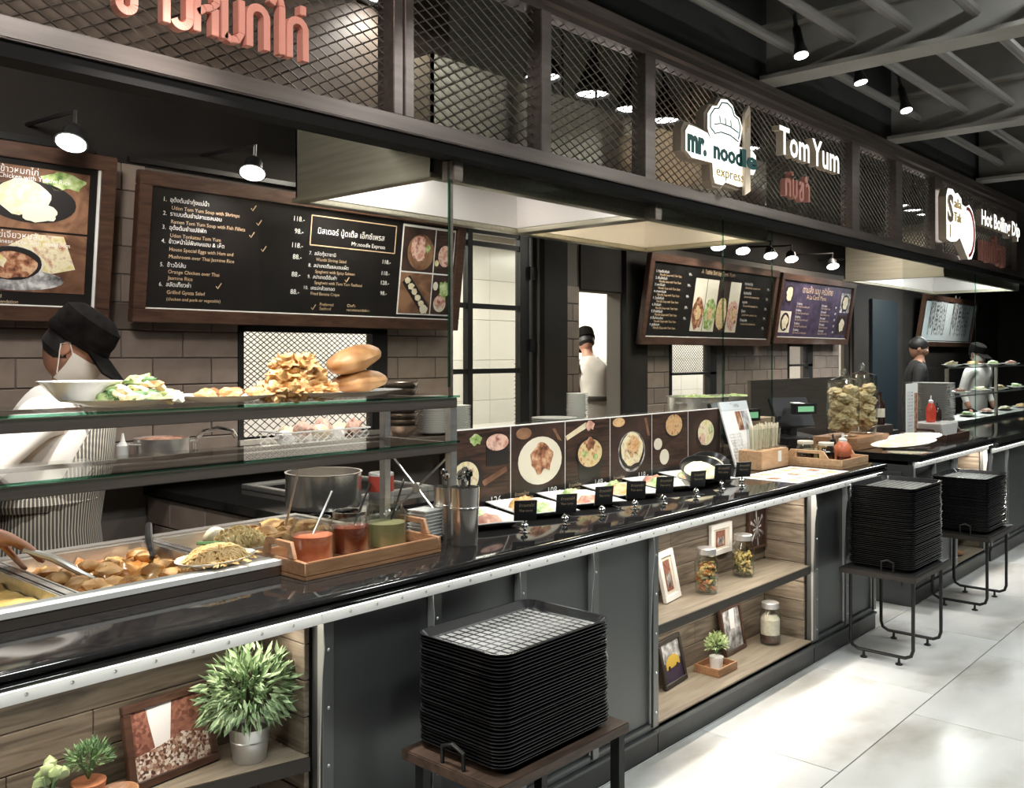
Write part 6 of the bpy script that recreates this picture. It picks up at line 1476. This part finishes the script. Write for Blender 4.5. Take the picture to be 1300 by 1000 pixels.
    for s in (-1, 1):
        MB().blob((.083, s*.031, .012), (.012, .014, .009), 0, 0, 2).xf(Mh @ Matrix.Scale(scl, 4)).build('eye', 'porcelain', t, local=True)
    if mask:
        vs = []; fs_ = []; n = 12; m_ = 7
        for i in range(n+1):
            for j in range(m_+1):
                a = R(-78+156*i/n); z = .0-.105*j/m_
                r_ = .108-.014*abs(j/m_-.45)*2-.02*(j/m_)**3
                vs.append((r_*math.cos(a)*1.12, .078*math.sin(a)*(1.06-.25*(j/m_)**2), z))
        fs_ = [(i*(m_+1)+j, i*(m_+1)+j+1, (i+1)*(m_+1)+j+1, (i+1)*(m_+1)+j) for i in range(n) for j in range(m_)]
        k_ = MB().add(vs, fs_).xf(Mh @ Matrix.Scale(scl, 4)).build('mask', 'mask_white', t, local=True)
        st_ = MB()
        for s in (-1, 1):
            MB().tube([(.03, s*.079, -.012), (-.005, s*.083, .02), (-.026, s*.080, .0), (.02, s*.074, -.085)], .0022, 5).xf(Mh @ Matrix.Scale(scl, 4)).build('mask_strap', 'mask_white', k_, local=True)

    if apron:
        vs = []; fs_ = []; n = 22
        prof = [(.62, .20, .21, 120), (.85, .175, .185, 130), (1.02, .150, .165, 130), (1.12, .148, .160, 115), (1.20, .158, .162, 62), (1.36, .160, .15, 38)]
        W_ = P['waist']; C_ = P['chest']; B_ = P['pelvis']
        for z, rx, ry, sp in prof:
            zz = z*scl*J['chest'][2]/1.28
            cx = B_.x+(C_.x-B_.x)*max(0, min(1, (zz-B_.z)/(C_.z-B_.z)))
            for i in range(n+1):
                a = R(-sp+2*sp*i/n); vs.append((cx+rx*scl*bulk*math.cos(a)+.012, ry*scl*bulk*math.sin(a)*1.06, zz))
        fs_ = [(k_*(n+1)+i, k_*(n+1)+i+1, (k_+1)*(n+1)+i+1, (k_+1)*(n+1)+i) for k_ in range(len(prof)-1) for i in range(n)]
        ap = MB().add(vs, fs_).build('apron', apron, t, smooth=60, local=True)
        m2 = ap.modifiers.new('thick', 'SOLIDIFY'); m2.thickness = .006
        r0 = 1.135*scl*J['chest'][2]/1.28
        MB().lathe([(.168*scl*bulk, -.022), (.174*scl*bulk, 0), (.168*scl*bulk, .022)], 28, (P['waist'].x, 0, r0-.02), 1.0, 1.07).build('apron_band', apron, ap, local=True)
        for s in (-1, 1):
            MB().tube([(C_.x+.145*scl*bulk, s*.085*scl, 1.36*scl*J['chest'][2]/1.28), (C_.x+.10*scl, s*.10*scl, P['collar'].z+.05), (P['neck'].x-.04, s*.055*scl, P['neck'].z-.005)], .010, 6).build('strap', apron, ap, local=True)
    return t
def stand_joints(lean=0, head=(.03, 0, 1.585)):
    J = dict(pelvis=(0, 0, .93), waist=(.01, 0, 1.08), chest=(.03+lean*.5, 0, 1.27), collar=(.03+lean, 0, 1.40), neck=(.045+lean*1.2, 0, 1.475), head=head,
             hip_r=(0, -.09, .86), hip_l=(0, .09, .86), kn_r=(.02, -.10, .47), kn_l=(.02, .10, .47), an_r=(-.01, -.10, .08), an_l=(-.01, .10, .08), toe_r=(.14, -.11, .038), toe_l=(.14, .11, .038),
             sh_r=(.02+lean, -.185, 1.375), sh_l=(.02+lean, .185, 1.375), el_r=(0, -.25, 1.12), el_l=(0, .25, 1.12), wr_r=(.1, -.24, .9), wr_l=(.1, .24, .9))
    return J
def to_local(p, loc, ang):
    d = Vector(p)-Vector(loc); return tuple(Matrix.Rotation(-ang, 3, 'Z') @ d)
# cook serving at the left
L1 = (1.23, 1.22, 0); A1 = R(-38)
J = stand_joints(.05, (.13, 0, 1.60))
J['el_r'] = to_local((.90, .92, 1.17), L1, A1); J['wr_r'] = to_local((.925, .735, 1.095), L1, A1)
J['el_l'] = to_local((1.30, 1.44, 1.13), L1, A1); J['wr_l'] = to_local((1.34, 1.42, .90), L1, A1)
dh = Matrix.Rotation(-A1, 3, 'Z') @ Vector((.80, -.45, -.40)); nh = Matrix.Rotation(-A1, 3, 'Z') @ Vector((-.15, -.35, -.92))
cook = person('cook in black cap, white face mask and striped apron serving with tongs', L1, A1, J, dict(shirt='shirt_white'), 'cap', True, 'apron_stripe', hand_r=(dh, nh, .28), headf=(.80, 0, -.60), sleeve=.75, bulk=1.2)
tg = thing('serving_tongs', 'shiny steel tongs held over the potato curry', 'tongs', (1.05, .6, .96))
MB().tube([(.995, .665, 1.045), (1.04, .63, 1.03), (1.09, .60, 1.0), (1.135, .575, .955)], [.006, .010, .009, .006], 8).build('arm', 'flange_steel', tg); MB().tube([(.995, .665, 1.045), (1.05, .61, 1.022), (1.095, .575, .988), (1.15, .555, .95)], [.006, .010, .009, .006], 8).build('arm', 'flange_steel', tg)
# cook in the kitchen, seen from behind
L2 = (7.17, 3.35, 0); A2 = R(52)
J = stand_joints(.10, (.24, .03, 1.62)); J['neck'] = (.17, .02, 1.48); J['el_r'] = (.12, -.29, 1.15); J['wr_r'] = (.30, -.24, 1.02); J['el_l'] = (.12, .29, 1.15); J['wr_l'] = (.32, .2, 1.02)
person('cook in pale short-sleeved shirt and dark cap working in the kitchen doorway', L2, A2, J, dict(shirt='shirt_grey', legs='apron_dark'), 'cap', False, 'apron_dark', headf=(.85, 0, -.5), sleeve=-.1, scl=1.05)
# two workers in the far stall
J = stand_joints(.03); J['head'] = (.07, 0, 1.60)
person('dark-haired person in a dark shirt looking down behind the far counter', (10.85, 1.65, 0), R(-62), J, dict(shirt='dark_cloth'), 'hair', headf=(.9, 0, -.35), scl=1.03)
J = stand_joints(.03)
person('worker in a white shirt with dark cap behind the far display case', (12.7, 1.5, 0), R(-110), J, dict(shirt='shirt_white'), 'cap', True, None, headf=(.9, 0, -.3))
bpy.data.scenes.remove(TMP)
